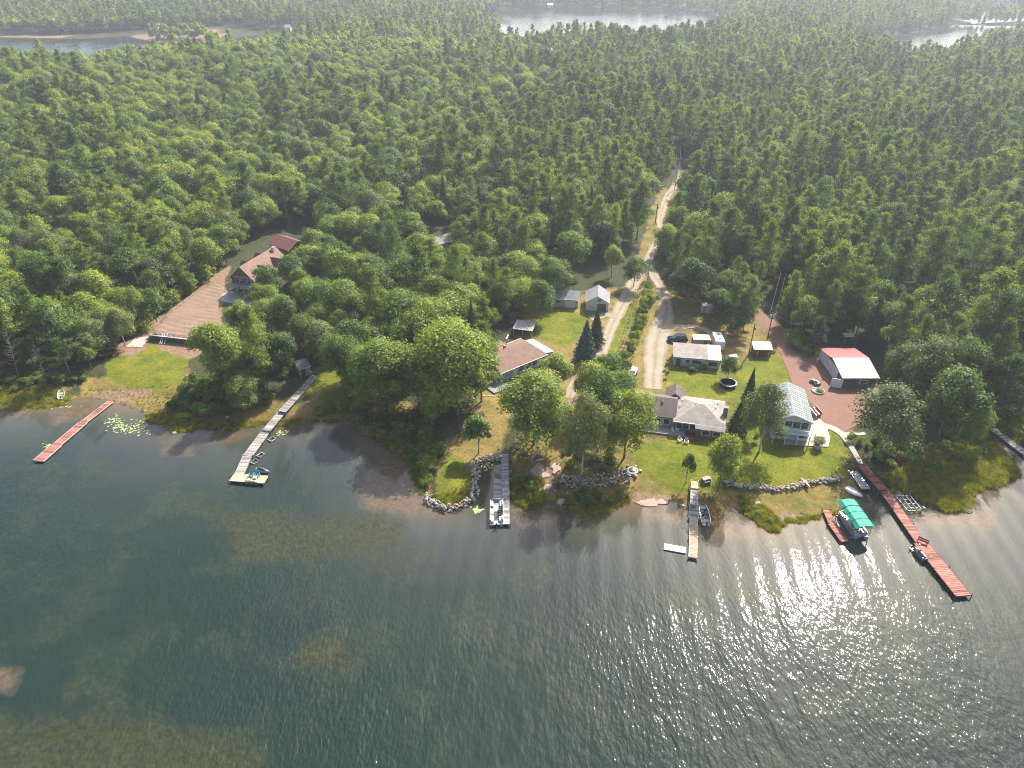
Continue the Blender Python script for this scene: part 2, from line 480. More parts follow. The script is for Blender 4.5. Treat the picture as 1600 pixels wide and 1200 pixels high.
fattr(gm, 'lawn', mask(LAWN)); fattr(gm, 'dry', np.maximum(mask(DRY, 4), .62 * mask([[(800, 470), (1000, 440), (1130, 480), (1240, 520), (1345, 560), (1330, 700), (1340, 780), (860, 790), (800, 700)]], 6))); fattr(gm, 'sand', mask(SAND, 2.5)); fattr(gm, 'marsh', mask(MARSH, 4)); fattr(gm, 'wet', mask(WET, 4))
fattr(gm, 'shore', np.clip(S / 3.0, -1, 1) * .5 + .5)
m, nt, b = new_mat('ground')
co = wcoord(nt)
nA, nB, nC = noise(nt, .25, co, 6, .65), noise(nt, 1.6, co, 4, .6), noise(nt, .06, co, 4)
def att(nt, n): return nd(nt, 'ShaderNodeAttribute', attribute_name=n).outputs['Fac']
def mfac(nt, name, nz, amt=.8):
    x = mathn(nt, 'ADD', att(nt, name), mathn(nt, 'MULTIPLY', mathn(nt, 'SUBTRACT', nz, .5), amt))
    return ramp(nt, x, [(.38, (0, 0, 0)), (.62, (1, 1, 1))])
def two(nt, nz, a, b_): return ramp(nt, nz, [(.32, a), (.68, b_)])
col = two(nt, nB, (.030, .030, .016), (.065, .07, .025))
col = mixc(nt, mfac(nt, 'dry', nA, 1.3), col, two(nt, nA, (.11, .10, .022), (.25, .17, .055)))
col = mixc(nt, mfac(nt, 'lawn', nA, 1.0), col, mixc(nt, .55, two(nt, nC, (.082, .122, .006), (.118, .158, .007)), two(nt, nA, (.045, .07, .006), (.23, .18, .02))))
col = mixc(nt, mfac(nt, 'marsh', nA, 1.0), col, two(nt, nA, (.09, .09, .012), (.21, .17, .022)))
col = mixc(nt, mfac(nt, 'wet', nA, 1.1), col, two(nt, nA, (.14, .075, .025), (.20, .15, .04)))
col = mixc(nt, mfac(nt, 'sand', nA, 1.2), col, two(nt, nB, (.17, .105, .062), (.26, .17, .11)))
fine = ramp(nt, noise(nt, 1.8, co, 7, .8), [(.32, (.42, .45, .45)), (.5, (.88, .88, .88)), (.68, (1.2, 1.18, 1.1))])
col = mixc(nt, 1.0, col, fine, 'MULTIPLY')
nt.links.new(col, b.inputs['Base Color'])
b.inputs['Roughness'].default_value = .95
b.inputs['Specular IOR Level'].default_value = .15
bump(nt, nB, .8, .12, b)
gm.materials.append(m)
tag(link('ground', gm), 'wooded lakeside ground with lawns, dry grass and bare sand', None, None, 'structure')

# ------------------------------------------------------------------ water
wxs = axis(-150, 170, 1.5, -5000, 5000, 1.1, 60)
wys = axis(30, 200, 1.5, -400, 5000, 1.1, 60)
WP, WF = grid_mesh('water', wxs, wys)
wm = mesh_np('water', np.column_stack([WP, np.zeros(len(WP))]), WF, None)
ws = land_sd(WP)
fattr(wm, 'off', np.clip(-ws / 40.0, 0, 1))
def wmask(polys, soft):
    m_ = np.zeros(len(WP))
    for q in polys: m_ = np.maximum(m_, np.clip(.5 + sdist(WP, PL(q, 0)) / soft, 0, 1))
    return m_
fattr(wm, 'shoal', wmask([[(560, 670), (600, 690), (645, 730), (668, 790), (700, 805), (640, 810), (560, 795), (570, 740), (590, 720), (550, 690)], [(-80, 1040), (40, 1045), (25, 1085), (-80, 1100)],
   [(95, 632), (175, 632), (130, 655), (75, 665)], [(330, 672), (400, 678), (340, 695), (250, 690)], [(1110, 800), (1200, 830), (1240, 830), (1180, 850), (1120, 840)], [(800, 780), (860, 800), (900, 815), (840, 830), (800, 815)], [(985, 792), (1060, 790), (1075, 830), (1020, 815)],
   [(250, 700), (300, 700), (300, 712), (255, 712)], [(1400, 790), (1520, 800), (1560, 770), (1560, 830), (1450, 830)]], 5))
fattr(wm, 'weed', wmask([[(380, 830), (500, 830), (520, 880), (400, 880)], [(-50, 1090), (200, 1100), (420, 1150), (420, 1260), (-100, 1260)], [(100, 1060), (180, 1090), (120, 1110), (70, 1110)],
   [(480, 980), (560, 1000), (540, 1060), (440, 1040)], [(300, 780), (640, 800), (640, 900), (350, 870)]], 9))
m, nt, b = new_mat('water')
co = wcoord(nt)
off = att(nt, 'off')
nA, nB, nC = noise(nt, .10, co, 7, .68), noise(nt, 1.1, co, 5, .75), noise(nt, .018, co, 3)
d1 = mathn(nt, 'ADD', off, mathn(nt, 'MULTIPLY', mathn(nt, 'SUBTRACT', nA, .5), .22))
col = ramp(nt, d1, [(.0, (.11, .08, .048)), (.09, (.062, .060, .044)), (.22, (.038, .045, .040)), (.45, (.019, .029, .022)), (.85, (.011, .023, .0155))])
col = mixc(nt, mathn(nt, 'MULTIPLY', ramp(nt, nC, [(.45, (0, 0, 0)), (.62, (1, 1, 1))]), .5), col, (.012, .018, .021))
pat = mathn(nt, 'MULTIPLY', ramp(nt, nA, [(.50, (0, 0, 0)), (.60, (1, 1, 1))]), ramp(nt, nB, [(.42, (.25, .25, .25)), (.58, (1, 1, 1))]))
col = mixc(nt, mathn(nt, 'MULTIPLY', pat, ramp(nt, off, [(.1, (.75, .75, .75)), (1, (.3, .3, .3))])), col, (.046, .052, .026))
dk = ramp(nt, noise(nt, .05, co, 5, .7), [(.56, (0, 0, 0)), (.68, (1, 1, 1))])
col = mixc(nt, mathn(nt, 'MULTIPLY', dk, .45), col, (.008, .015, .016))
sh = mathn(nt, 'ADD', att(nt, 'shoal'), mathn(nt, 'MULTIPLY', mathn(nt, 'SUBTRACT', nA, .5), 1.3))
col = mixc(nt, ramp(nt, sh, [(.35, (0, 0, 0)), (.8, (.85, .85, .85))]), col, two(nt, nB, (.065, .045, .027), (.15, .105, .068)))
wd = mathn(nt, 'ADD', att(nt, 'weed'), mathn(nt, 'MULTIPLY', mathn(nt, 'SUBTRACT', nA, .5), 1.6))
col = mixc(nt, ramp(nt, wd, [(.4, (0, 0, 0)), (.9, (.75, .75, .75))]), col, two(nt, nB, (.012, .018, .009), (.055, .052, .018)))
nt.links.new(col, b.inputs['Base Color'])
b.inputs['Roughness'].default_value = .03
b.inputs['IOR'].default_value = 1.333
mp = nd(nt, 'ShaderNodeMapping', inp={'Scale': (1.0, .45, 1.0), 'Rotation': (0, 0, R(14))})
nt.links.new(co, mp.inputs[0])
w1 = noise(nt, 1.9, mp.outputs[0], 2.0, .5)
w2 = noise(nt, .35, mp.outputs[0], 2, .5)
calm = ramp(nt, mathn(nt, 'MULTIPLY', off, 1.0), [(.0, (.12, .12, .12)), (.35, (.28, .28, .28)), (.65, (.8, .8, .8)), (1, (1, 1, 1))])
wv = nd(nt, 'ShaderNodeTexWave', wave_type='BANDS', bands_direction='X', wave_profile='SIN', inp={'Scale': .095, 'Distortion': 1.6, 'Detail': 1.5, 'Detail Scale': .4})
nt.links.new(mp.outputs[0], wv.inputs['Vector'])
gust = ramp(nt, noise(nt, .022, mp.outputs[0], 3, .6), [(.38, (.38, .38, .38)), (.62, (1.2, 1.2, 1.2))])
hgt = mathn(nt, 'MULTIPLY', mathn(nt, 'ADD', mathn(nt, 'MULTIPLY', w1, gust), mathn(nt, 'MULTIPLY', w2, 1.5)), calm)
hgt = mathn(nt, 'ADD', hgt, mathn(nt, 'MULTIPLY', wv.outputs['Fac'], ramp(nt, off, [(.0, (.3, .3, .3)), (.6, (.10, .10, .10))])))
bn = nd(nt, 'ShaderNodeBump', inp={'Strength': 1.0, 'Distance': .15})
nt.links.new(hgt, bn.inputs['Height']); nt.links.new(bn.outputs[0], b.inputs['Normal'])
wm.materials.append(m)
tag(link('water', wm), 'calm green lake water with sun glitter and brown shallows', None, None, 'structure')

# ------------------------------------------------------------------ roads, drives and paths
def smooth_line(pts, step=1.0):
    pts = [Vector((p[0], p[1])) for p in pts]
    w = [p for p in pts]
    out = []
    for i in range(len(w) - 1):
        p0, p1, p2, p3 = w[max(i - 1, 0)], w[i], w[i + 1], w[min(i + 2, len(w) - 1)]
        n = max(2, int((p2 - p1).length / step))
        for k in range(n):
            t = k / n
            out.append(.5 * ((2 * p1) + (p2 - p0) * t + (2 * p0 - 5 * p1 + 4 * p2 - p3) * t * t + (3 * p1 - p0 - 3 * p2 + p3) * t ** 3))
    out.append(w[-1])
    return out
def ribbon(name, px, width, mat, label, lift=.05, jit=.25):
    line = smooth_line([G(x, y) for x, y in px])
    n = len(line)
    ws_ = np.interp(np.linspace(0, 1, n), np.linspace(0, 1, len(width)), width)
    v = []
    K = 9
    for i, p in enumerate(line):
        d = (line[min(i + 1, n - 1)] - line[max(i - 1, 0)]).normalized()
        nn = Vector((-d.y, d.x))
        jl, jr = random.uniform(-jit, jit), random.uniform(-jit, jit)
        for k in range(K):
            t = k / (K - 1) * 2 - 1
            q = p + nn * (t * ws_[i] / 2 + (jl if t < -.9 else jr if t > .9 else 0))
            v.append((q.x, q.y, 0))
    V = np.array(v)
    V[:, 2] = heights(V[:, :2]) + lift
    f = [(i * K + k, i * K + k + 1, (i + 1) * K + k + 1, (i + 1) * K + k) for i in range(n - 1) for k in range(K - 1)]
    me = mesh_np(name, V, np.array(f)[:, ::-1], mat)
    fattr(me, 'across', np.tile(np.linspace(-1, 1, K), n))
    o = link(name, me)
    return tag(o, label, None, None, 'structure')
def sheet(name, px, mat, label, lift=.06, jit=.2, step=.7, z=1.3):
    import bmesh
    poly = [W(x, y, z) for x, y in px]
    pts = []
    for i in range(len(poly)):
        a, c = poly[i], poly[(i + 1) % len(poly)]
        n = max(1, int((c - a).length / step))
        for k in range(n):
            q = a.lerp(c, k / n)
            pts.append((q.x + random.uniform(-jit, jit), q.y + random.uniform(-jit, jit), z + lift))
    bm = bmesh.new()
    vs = [bm.verts.new(p) for p in pts]
    es = [bm.edges.new((vs[i], vs[(i + 1) % len(vs)])) for i in range(len(vs))]
    bmesh.ops.triangle_fill(bm, edges=es, use_beauty=True)
    bmesh.ops.recalc_face_normals(bm, faces=bm.faces)
    if sum(f.normal.z for f in bm.faces) < 0: bmesh.ops.reverse_faces(bm, faces=bm.faces)
    me = bpy.data.meshes.new(name); bm.to_mesh(me); bm.free(); me.materials.append(mat)
    return tag(link(name, me), label, None, None, 'structure')
ROAD1 = [(890, 622), (897, 600), (918, 586), (930, 569), (941, 550), (951, 522), (963, 494), (976, 470), (990, 443), (1005, 419), (1013, 405), (1022, 387), (1034, 365), (1032, 342), (1037, 322), (1044, 305), (1055, 290), (1064, 274), (1060, 262), (1048, 252), (1040, 246)]
ROAD2 = [(1012, 412), (1022, 432), (1031, 443), (1038, 466), (1041, 484), (1037, 503), (1029, 525), (1024, 550), (1022, 578), (1020, 608)]
ROAD3 = [(1205, 520), (1196, 505), (1188, 494), (1183, 480)]
mg, ntg, bg_ = new_mat('gravel_two_track')
co_ = wcoord(ntg)
ca = noise(ntg, .35, co_, 6, .7); cb = noise(ntg, 2.2, co_, 3)
ac_ = mathn(ntg, 'ABSOLUTE', mathn(ntg, 'ADD', att(ntg, 'across'), mathn(ntg, 'MULTIPLY', mathn(ntg, 'SUBTRACT', noise(ntg, .5, co_, 4), .5), .5)))
rut = ramp(ntg, ac_, [(.0, (.8, .8, .8)), (.14, (.45, .45, .45)), (.3, (0, 0, 0)), (.62, (0, 0, 0)), (.9, (.9, .9, .9))])
cg = mixc(ntg, .4, two(ntg, ca, (.20, .155, .11), (.34, .27, .20)), two(ntg, cb, (.19, .15, .11), (.33, .27, .20)))
cg = mixc(ntg, mathn(ntg, 'MULTIPLY', rut, ramp(ntg, cb, [(.3, (.4, .4, .4)), (.6, (1, 1, 1))])), cg, two(ntg, ca, (.10, .095, .03), (.20, .15, .06)))
ntg.links.new(cg, bg_.inputs['Base Color']); bg_.inputs['Roughness'].default_value = .95; bump(ntg, cb, .6, .05, bg_)
ribbon('gravel_road', ROAD1, [2.4, 2.6, 2.8, 3.0, 3.2, 3.8, 4.2, 3.3, 2.8, 2.8, 2.9, 2.8, 2.7, 2.7, 2.7, 2.7, 2.7, 2.7, 2.6, 2.6, 2.6], mg, 'pale gravel road running from the shore cottages up into the forest', .05)
ribbon('gravel_drive', ROAD2, [3, 3.0, 3.0, 3.2, 4.0, 5.5, 6.0, 5.5, 4.5, 4.0], mg, 'gravel drive forking off towards the long grey outbuilding', .065)
ribbon('dirt_track', ROAD3, [4.0, 3.5, 3, 2.6], M['redgravel'], 'dirt track entering the woods above the red driveway', .05)
ribbon('gravel_spur', [(1030, 516), (1050, 512), (1080, 511), (1105, 517), (1118, 524)], [3.2, 2.6, 2.2, 2.0], mg, 'faint gravel spur behind the parked trailers', .08, .5)
ribbon('garage_apron', [(962, 494), (945, 492), (922, 498)], [2.6, 2.8, 2.4], mg, 'gravel apron between the road and the white garage', .07, .4)
sheet('red_driveway', [(1187, 500), (1210, 498), (1224, 512), (1246, 531), (1268, 550), (1290, 565), (1296, 585), (1312, 606), (1372, 606), (1376, 640), (1338, 665), (1319, 676), (1300, 670), (1280, 658), (1267, 631), (1240, 605), (1221, 556), (1202, 525)], M['redgravel'], 'reddish gravel driveway between the solar-roofed house and the garage', .09, .12)
ribbon('concrete_path', [(1276, 655), (1284, 665), (1297, 668), (1312, 676), (1321, 686), (1334, 706), (1345, 725)], [1.2, 2.0, 1.7, 1.4, 1.1, 1.0, 1.0], M['paleconc'], 'pale concrete path curving from the patio down to the long red dock', .13, .03)
ribbon('flagstone_path', [(1313, 678), (1332, 679), (1352, 678)], [1.0, .9, .8], M['paleconc'], 'pale stepping path running under the tree from the concrete path', .12, .12)
sheet('patio', [(1262, 662), (1272, 652), (1280, 655), (1292, 668), (1297, 686), (1294, 699), (1258, 697), (1224, 696), (1226, 689), (1262, 687)], M['paleconc'], 'pale paved patio at the foot of the solar-roofed house', .15, .02)
# the cleared lot: combed dirt as real ridges on the terrace
pr = PL([(238, 520), (262, 496), (290, 472), (312, 456), (336, 441), (352, 452), (345, 470), (338, 485), (342, 505), (338, 528), (327, 532)], 2.5)
o0, o1 = np.array(W(240, 524, 2.5)[:2]), np.array(W(327, 533, 2.5)[:2])
ax = (o1 - o0) / np.linalg.norm(o1 - o0); ay = np.array([-ax[1], ax[0]])
gx, gy = np.arange(-6, 34, .28), np.arange(-4, 46, .28)
LX, LY = np.meshgrid(gx, gy)
dp = o0 + LX.ravel()[:, None] * ax + LY.ravel()[:, None] * ay
amp_ = .035 + .03 * np.sin(LX.ravel() * .33 + 1) * np.sin(LY.ravel() * .21 + 2)
rid = amp_ * np.sin(LX.ravel() * .5 + LY.ravel() * 3.3 + .9 * np.sin(LX.ravel() * .4) + .6 * np.sin(LY.ravel() * .5)) + .06 * rng.random(len(dp)) - .05 * (np.abs(np.sin(LX.ravel() * .55 - LY.ravel() * .12)) < .12)
sdp = sdist(dp, pr) + rng.uniform(-.5, .5, len(dp))
dz = np.where(sdp > -.2, 2.74 + rid, 2.45)
nx_ = len(gx); fi = (np.arange(len(gy) - 1)[:, None] * nx_ + np.arange(nx_ - 1)[None, :]).ravel()
DF = np.stack([fi, fi + 1, fi + 1 + nx_, fi + nx_], 1)
DF = DF[(sdp[DF] > -.4).any(1)]
md, ntd, bd = new_mat('combed_dirt')
cd_ = wcoord(ntd); na, nb = noise(ntd, .2, cd_, 6, .7), noise(ntd, 2.5, cd_, 3)
ntd.links.new(mixc(ntd, .4, two(ntd, na, (.13, .08, .05), (.23, .15, .10)), two(ntd, nb, (.12, .075, .048), (.23, .15, .10))), bd.inputs['Base Color'])
bd.inputs['Roughness'].default_value = .95
tag(link('dirt_plot', mesh_np('dirt_plot', np.column_stack([dp, dz]), DF, md)), 'combed bare dirt plot in front of the brown-roofed house', None, None, 'structure')


# ------------------------------------------------------------------ foliage prototypes (unit height, unit crown width)
def leaf_quads(c, n, size, rng, aspect=.6):
    """diamond leaf clumps at points c with normals n"""
    k = len(c)
    n = n / (np.linalg.norm(n, axis=1, keepdims=True) + 1e-9)
    r = rng.normal(size=(k, 3))
    t = np.cross(n, r); t /= np.linalg.norm(t, axis=1, keepdims=True) + 1e-9
    u = np.cross(n, t)
    s = (size * rng.uniform(.6, 1.3, k))[:, None]
    fold = n * s * rng.uniform(-.35, .35, (k, 1))
    V = np.stack([c + t * s, c + u * s * aspect + fold, c - t * s, c - u * s * aspect + fold], 1).reshape(-1, 3)
    return V, np.arange(4 * k).reshape(-1, 4)
def crown_broad(seed, n, size, lobes=26, z0=.2, flat=1.0, narrow=1.0):
    g = np.random.default_rng(seed)
    th = g.uniform(0, 2 * np.pi, lobes); ph = g.uniform(-.75, 1, lobes)
    rr = np.sqrt(np.maximum(0, 1 - ph * ph)) * g.uniform(.62, 1.0, lobes)
    zc, hz = (z0 + 1) / 2, (1 - z0) / 2
    C = np.stack([rr * np.cos(th) * .33 * narrow, rr * np.sin(th) * .33 * narrow, zc - .04 + ph * hz * .70 * flat], 1)
    C = np.vstack([C, [[0, 0, 1 - .16]], [[0, 0, zc]]])
    C[:, :2] += g.normal(size=(len(C), 2)) * .035
    LR = np.concatenate([g.uniform(.07, .19, lobes), [.15, .24]])
    w = LR ** 2; w /= w.sum()
    idx = g.choice(len(C), n, p=w)
    d = g.normal(size=(n, 3)); d /= np.linalg.norm(d, axis=1, keepdims=True)
    d[:, 2] = np.where(d[:, 2] < -.3, -d[:, 2] * .7, d[:, 2])
    rad = LR[idx] * g.uniform(.70, 1.10, n) * (1 + .22 * np.sin(d[:, 0] * 7 + idx) * np.sin(d[:, 1] * 6 + idx * 2) * np.cos(d[:, 2] * 5))
    p = C[idx] + d * rad[:, None]
    # few stray sprays break the outline
    st = g.random(n) < .09
    p[st] += d[st] * g.uniform(.02, .075, (int(st.sum()), 1))
    nn = d + g.normal(size=(n, 3)) * .45 + np.array([0, 0, .75])
    return leaf_quads(p, nn, size, g)
def crown_pine(seed, n, size, wide=1.0, z0=.22):
    g = np.random.default_rng(seed)
    ctr, dirs = [], []
    nb = 34
    for i in range(nb):
        t = (i + g.uniform(0, .9)) / nb
        z = z0 + (1 - z0) * t ** .9
        L = .5 * (1 - t) ** .52 * g.uniform(.45, 1.15) * wide * (1 if t > .15 else .6 + 2.6 * t)
        a = g.uniform(0, 2 * np.pi)
        for q in np.linspace(.3, 1, 5):
            ctr.append([L * q * np.cos(a), L * q * np.sin(a), z - .02 + .045 * q * q + g.uniform(-.01, .01)])
            dirs.append([np.cos(a), np.sin(a), .35])
    for q in np.linspace(.9, 1, 4): ctr.append([0, 0, q]); dirs.append([0, 0, 1])
    ctr, dirs = np.array(ctr), np.array(dirs)
    idx = g.integers(0, len(ctr), n)
    off = g.normal(size=(n, 3)) * np.array([.05, .05, .012])
    p = ctr[idx] + off
    nn = np.array([0, 0, 1.0]) + g.normal(size=(n, 3)) * .55 + dirs[idx] * .3
    return leaf_quads(p, nn, size, g, .38)
def crown_spruce(seed, n, size):
    g = np.random.default_rng(seed)
    t = 1 - np.sqrt(g.random(n)) * .96
    t = np.clip(t, 0, .995)
    tier = np.floor(t * 16) / 16
    sub = (t - tier) * 16
    r = .5 * (1 - tier - .02) * (1 - sub * .42) * g.uniform(.72, 1.05, n)
    a = g.uniform(0, 2 * np.pi, n)
    lob = 1 + .16 * np.sin(a * 5 + tier * 40) + .08 * np.sin(a * 11 + tier * 17)
    p = np.stack([r * lob * np.cos(a), r * lob * np.sin(a), .04 + .96 * t], 1)
    nn = np.stack([np.cos(a) * .6, np.sin(a) * .6, np.full(n, .8)], 1) + g.normal(size=(n, 3)) * .4
    return leaf_quads(p, nn, size, g, .5)
def crown_bush(seed, n, size):
    g = np.random.default_rng(seed)
    k = 9
    C = np.stack([g.uniform(-.28, .28, k), g.uniform(-.28, .28, k), g.uniform(.2, .62, k)], 1)
    LR = g.uniform(.18, .3, k)
    idx = g.integers(0, k, n)
    d = g.normal(size=(n, 3)); d /= np.linalg.norm(d, axis=1, keepdims=True)
    d[:, 2] = np.abs(d[:, 2]) * .9
    p = C[idx] + d * (LR[idx] * g.uniform(.6, 1.12, n))[:, None]
    return leaf_quads(p, d + g.normal(size=(n, 3)) * .5, size, g)
def trunk_mesh(seed, mat, kind='broad', rad=.018):
    g = random.Random(seed)
    mb = MB()
    top = .8 if kind == 'broad' else .97
    pts = [Vector((0, 0, -.03))]
    x = y = 0
    for i in range(1, 7):
        x += g.uniform(-.008, .008); y += g.uniform(-.008, .008)
        pts.append(Vector((x, y, top * i / 6)))
    mb.tube(pts, [rad * (1.25 if i == 0 else 1 - .13 * i) for i in range(7)], 7)
    if kind == 'broad':
        for k in range(7):
            z = g.uniform(.22, .62); a = g.uniform(0, 6.283); l = g.uniform(.14, .28)
            mb.tube([(0, 0, z), (l * .5 * math.cos(a), l * .5 * math.sin(a), z + .1), (l * math.cos(a), l * math.sin(a), z + .24)], [rad * .5, rad * .32, rad * .12], 5)
    elif kind == 'pine':
        for k in range(12):
            z = g.uniform(.18, .85); a = g.uniform(0, 6.283); l = g.uniform(.15, .32) * (1.1 - z)
            mb.tube([(0, 0, z), (l * math.cos(a), l * math.sin(a), z + .02)], [rad * .28, rad * .1], 4)
    me = mb.mesh('trunk', mat, True)
    return me
PROTO = {}
def proto(kind, fn, n, size, mat, tmat, tkind, seeds, **kw):
    PROTO[kind] = []
    for s in seeds:
        V, Fq = fn(s, n, size, **kw)
        PROTO[kind].append((mesh_np('crown', V, Fq, mat), trunk_mesh(s, tmat, tkind)))
proto('maple', crown_broad, 14000, .0150, M['leaf_bright'], M['bark'], 'broad', [1, 2, 3, 4], lobes=44, z0=.12)
proto('broad', crown_broad, 7500, .0190, M['leaf'], M['bark'], 'broad', [11, 12, 13, 14, 15, 16], lobes=26)
proto('tallbroad', crown_broad, 6500, .0190, M['leaf'], M['bark'], 'broad', [21, 22, 23], lobes=24, narrow=.85, z0=.25)
proto('grey', crown_broad, 9000, .0145, M['leaf_grey'], M['birch'], 'broad', [31, 32], lobes=26, z0=.2)
proto('pine', crown_pine, 6000, .022, M['pine'], M['bark'], 'pine', [41, 42, 43, 44, 45])
proto('sparsepine', crown_pine, 5200, .017, M['pine'], M['bark'], 'pine', [46, 47], z0=.35)
proto('spruce', crown_spruce, 5200, .030, M['spruce'], M['bark'], 'spruce', [51, 52])
proto('bluespruce', crown_spruce, 5200, .032, M['bluespruce'], M['bark'], 'spruce', [55])
proto('bush', crown_bush, 1500, .045, M['leaf'], M['bark'], 'broad', [61, 62, 63])
proto('brightbush', crown_bush, 1500, .045, M['leaf_bright'], M['bark'], 'broad', [64, 65])
proto('round', crown_broad, 3200, .035, M['leaf'], M['bark'], 'broad', [71], lobes=16, z0=.38)

NAMES = {'maple': ('broadleaf_tree', 'broadleaf tree'), 'broad': ('broadleaf_tree', 'broadleaf tree'), 'tallbroad': ('broadleaf_tree', 'broadleaf tree'), 'grey': ('broadleaf_tree', 'broadleaf tree'),
 'pine': ('pine_tree', 'pine tree'), 'sparsepine': ('pine_tree', 'pine tree'), 'spruce': ('spruce_tree', 'spruce tree'), 'bluespruce': ('spruce_tree', 'spruce tree'), 'bush': ('shrub', 'shrub'), 'brightbush': ('shrub', 'shrub'), 'round': ('broadleaf_tree', 'broadleaf tree')}
def tree(kind, pos, h, w, label, group=None, variant=None, rz=None, lean=0, sink=0):
    vs = PROTO[kind]
    crown, trunk = vs[random.randrange(len(vs)) if variant is None else variant % len(vs)]
    nm, cat = NAMES[kind]
    e = thing(nm, label, cat, pos, random.uniform(0, 6.28) if rz is None else rz, group)
    e.rotation_euler.x = lean
    for n_, me in (('crown', crown), ('trunk', trunk)):
        o = link(n_, me, e)
        o.scale = (w, w, h)
        if n_ == 'trunk':
            tw = min(w, h * .75)
            o.scale = (tw, tw, h)
    return e

# ------------------------------------------------------------------ forest
OPEN = PL([(-400, 700), (-400, 615), (-60, 600), (0, 590), (45, 592), (100, 592), (140, 590), (172, 566), (215, 528), (268, 485), (312, 454), (342, 430), (352, 412), (366, 398), (420, 362), (470, 352), (495, 370),
 (505, 400), (492, 432), (455, 442), (440, 445), (432, 452), (428, 478), (440, 490), (385, 500), (356, 500), (362, 540), (350, 590), (292, 622), (284, 636), (400, 642), (428, 622), (445, 596), (466, 574), (500, 566), (572, 572), (590, 600),
 (540, 618), (510, 632), (540, 648), (590, 668), (640, 700), (690, 680), (742, 640), (770, 610), (776, 570), (778, 540), (790, 505), (815, 490), (842, 468), (855, 445), (870, 438), (905, 442), (925, 440), (962, 440),
 (972, 462), (990, 432), (1003, 412), (1018, 385), (1028, 362), (1026, 340), (1040, 312), (1050, 296), (1058, 275), (1070, 272), (1063, 300), (1050, 318), (1044, 345), (1044, 368), (1036, 388), (1026, 412), (1040, 432), (1052, 470), (1062, 486),
 (1090, 492), (1120, 492), (1128, 510), (1150, 545), (1165, 540), (1172, 500), (1185, 486), (1200, 490), (1214, 512), (1240, 540), (1285, 556), (1302, 545), (1345, 540), (1368, 548), (1388, 585), (1380, 640), (1345, 672), (1345, 700), (1420, 712), (1500, 690), (1550, 645), (1800, 640), (1800, 900), (-400, 900)], 1.2)
CLEAR = [PL([(661, 355), (700, 352), (712, 385), (705, 402), (690, 425), (668, 440), (655, 432), (676, 398), (655, 385)], 1.5), PL([(1405, 482), (1432, 482), (1436, 515), (1408, 518)], 1.2), PL([(1535, 600), (1600, 590), (1620, 650), (1552, 668)], 1.2),
 PL([(175, 116), (245, 118), (240, 130), (180, 128)], 4), PL([(175, 52), (260, 48), (345, 46), (440, 50), (560, 49), (600, 52), (560, 57), (430, 62), (350, 62), (200, 60), (100, 62), (-150, 60), (-150, 52), (100, 54)], .6),
 PL([(640, 22), (720, 20), (720, 24), (640, 25)], .6)]
r1 = np.array([[G(x, y).x, G(x, y).y] for x, y in ROAD1])
pts = []
ysr = 120.0
rows = []
while ysr < 3600:
    stp = 5.9 if ysr < 420 else 6.2 if ysr < 900 else 7.5 if ysr < 1500 else 14
    half = max(170, ysr * .86 + 60)
    xsr = np.arange(-half, half, stp)
    q = np.stack([xsr, np.full_like(xsr, ysr)], 1) + rng.uniform(-.46, .46, (len(xsr), 2)) * stp
    rows.append(q)
    ysr += stp * .92
T = np.vstack(rows)
sd_ = land_sd(T)
keep = (sd_ > 2.5) & (sdist(T, OPEN) < 0) & (sdist(T, r1, False) > 3.6)
for c_ in CLEAR: keep &= sdist(T, c_) < 0
T = T[keep]; sd_ = sd_[keep]
TZ = heights(T, sd_)
dpt = T[:, 1] * cp + (CAM_H - TZ) * sp
TX = 800 + FPX * T[:, 0] / dpt
TY = 600 - FPX * (T[:, 1] * sp - (CAM_H - TZ) * cp) / dpt
# kind of wood: conifers to the right and far, broadleaf to the left, patches in both
big = np.sin(T[:, 0] * .031 + 1.7) * np.sin(T[:, 1] * .026 + .6) + .7 * np.sin(T[:, 0] * .071 - T[:, 1] * .053) + .5 * np.sin(T[:, 0] * .013 + T[:, 1] * .008 + 4)
pc = sstep(620, 1000, TX + (TY - 250) * .35) * .50 + .23
belt = sstep(60, 95, TY) * sstep(260, 120, TY) * sstep(60, 220, TX) * sstep(980, 650, TX)
pc = pc - .20 * belt + .30 * sstep(75, 30, TY)
leftfront = sstep(640, 400, TX) * sstep(330, 400, TY)
pc = pc - .12 * leftfront
pc = np.clip(pc + .17 * big, .05, .92)
rr_ = rng.random(len(T))
isP = rr_ < pc
v2 = rng.random(len(T))
kind = np.where(isP, np.where(v2 < .78, 'pine', np.where(v2 < .9, 'sparsepine', 'spruce')), np.where(v2 < .46, 'broad', np.where(v2 < .68, 'tallbroad', np.where(v2 < .90, 'maple', 'grey'))))
kind = np.where((~isP) & (belt > .5) & (v2 < .5), 'maple', kind)
hh = np.where(isP, 11 + 11.5 * rng.random(len(T)) ** .9, 8 + 8 * rng.random(len(T)))
hh = np.where(kind == 'spruce', hh * .8, hh)
hh *= .92 + .10 * np.sin(T[:, 0] * .05 + 2) * np.cos(T[:, 1] * .045)
edge = np.minimum(sdist(T, OPEN) * -1, sd_)
hh *= .78 + .22 * sstep(0, 12, edge)
ww = np.where(isP, hh * rng.uniform(.36, .62, len(T)), hh * rng.uniform(.68, 1.0, len(T)))
ww = np.where(kind == 'spruce', hh * .34, ww)
ww = ww * 1.12
far = T[:, 1] > 900
ww = np.where(far, ww * 1.25, ww); ww = np.where(T[:, 1] > 1500, ww * 1.4, ww)
infr = (TX > -30) & (TX < 1630) & (TY < 900)
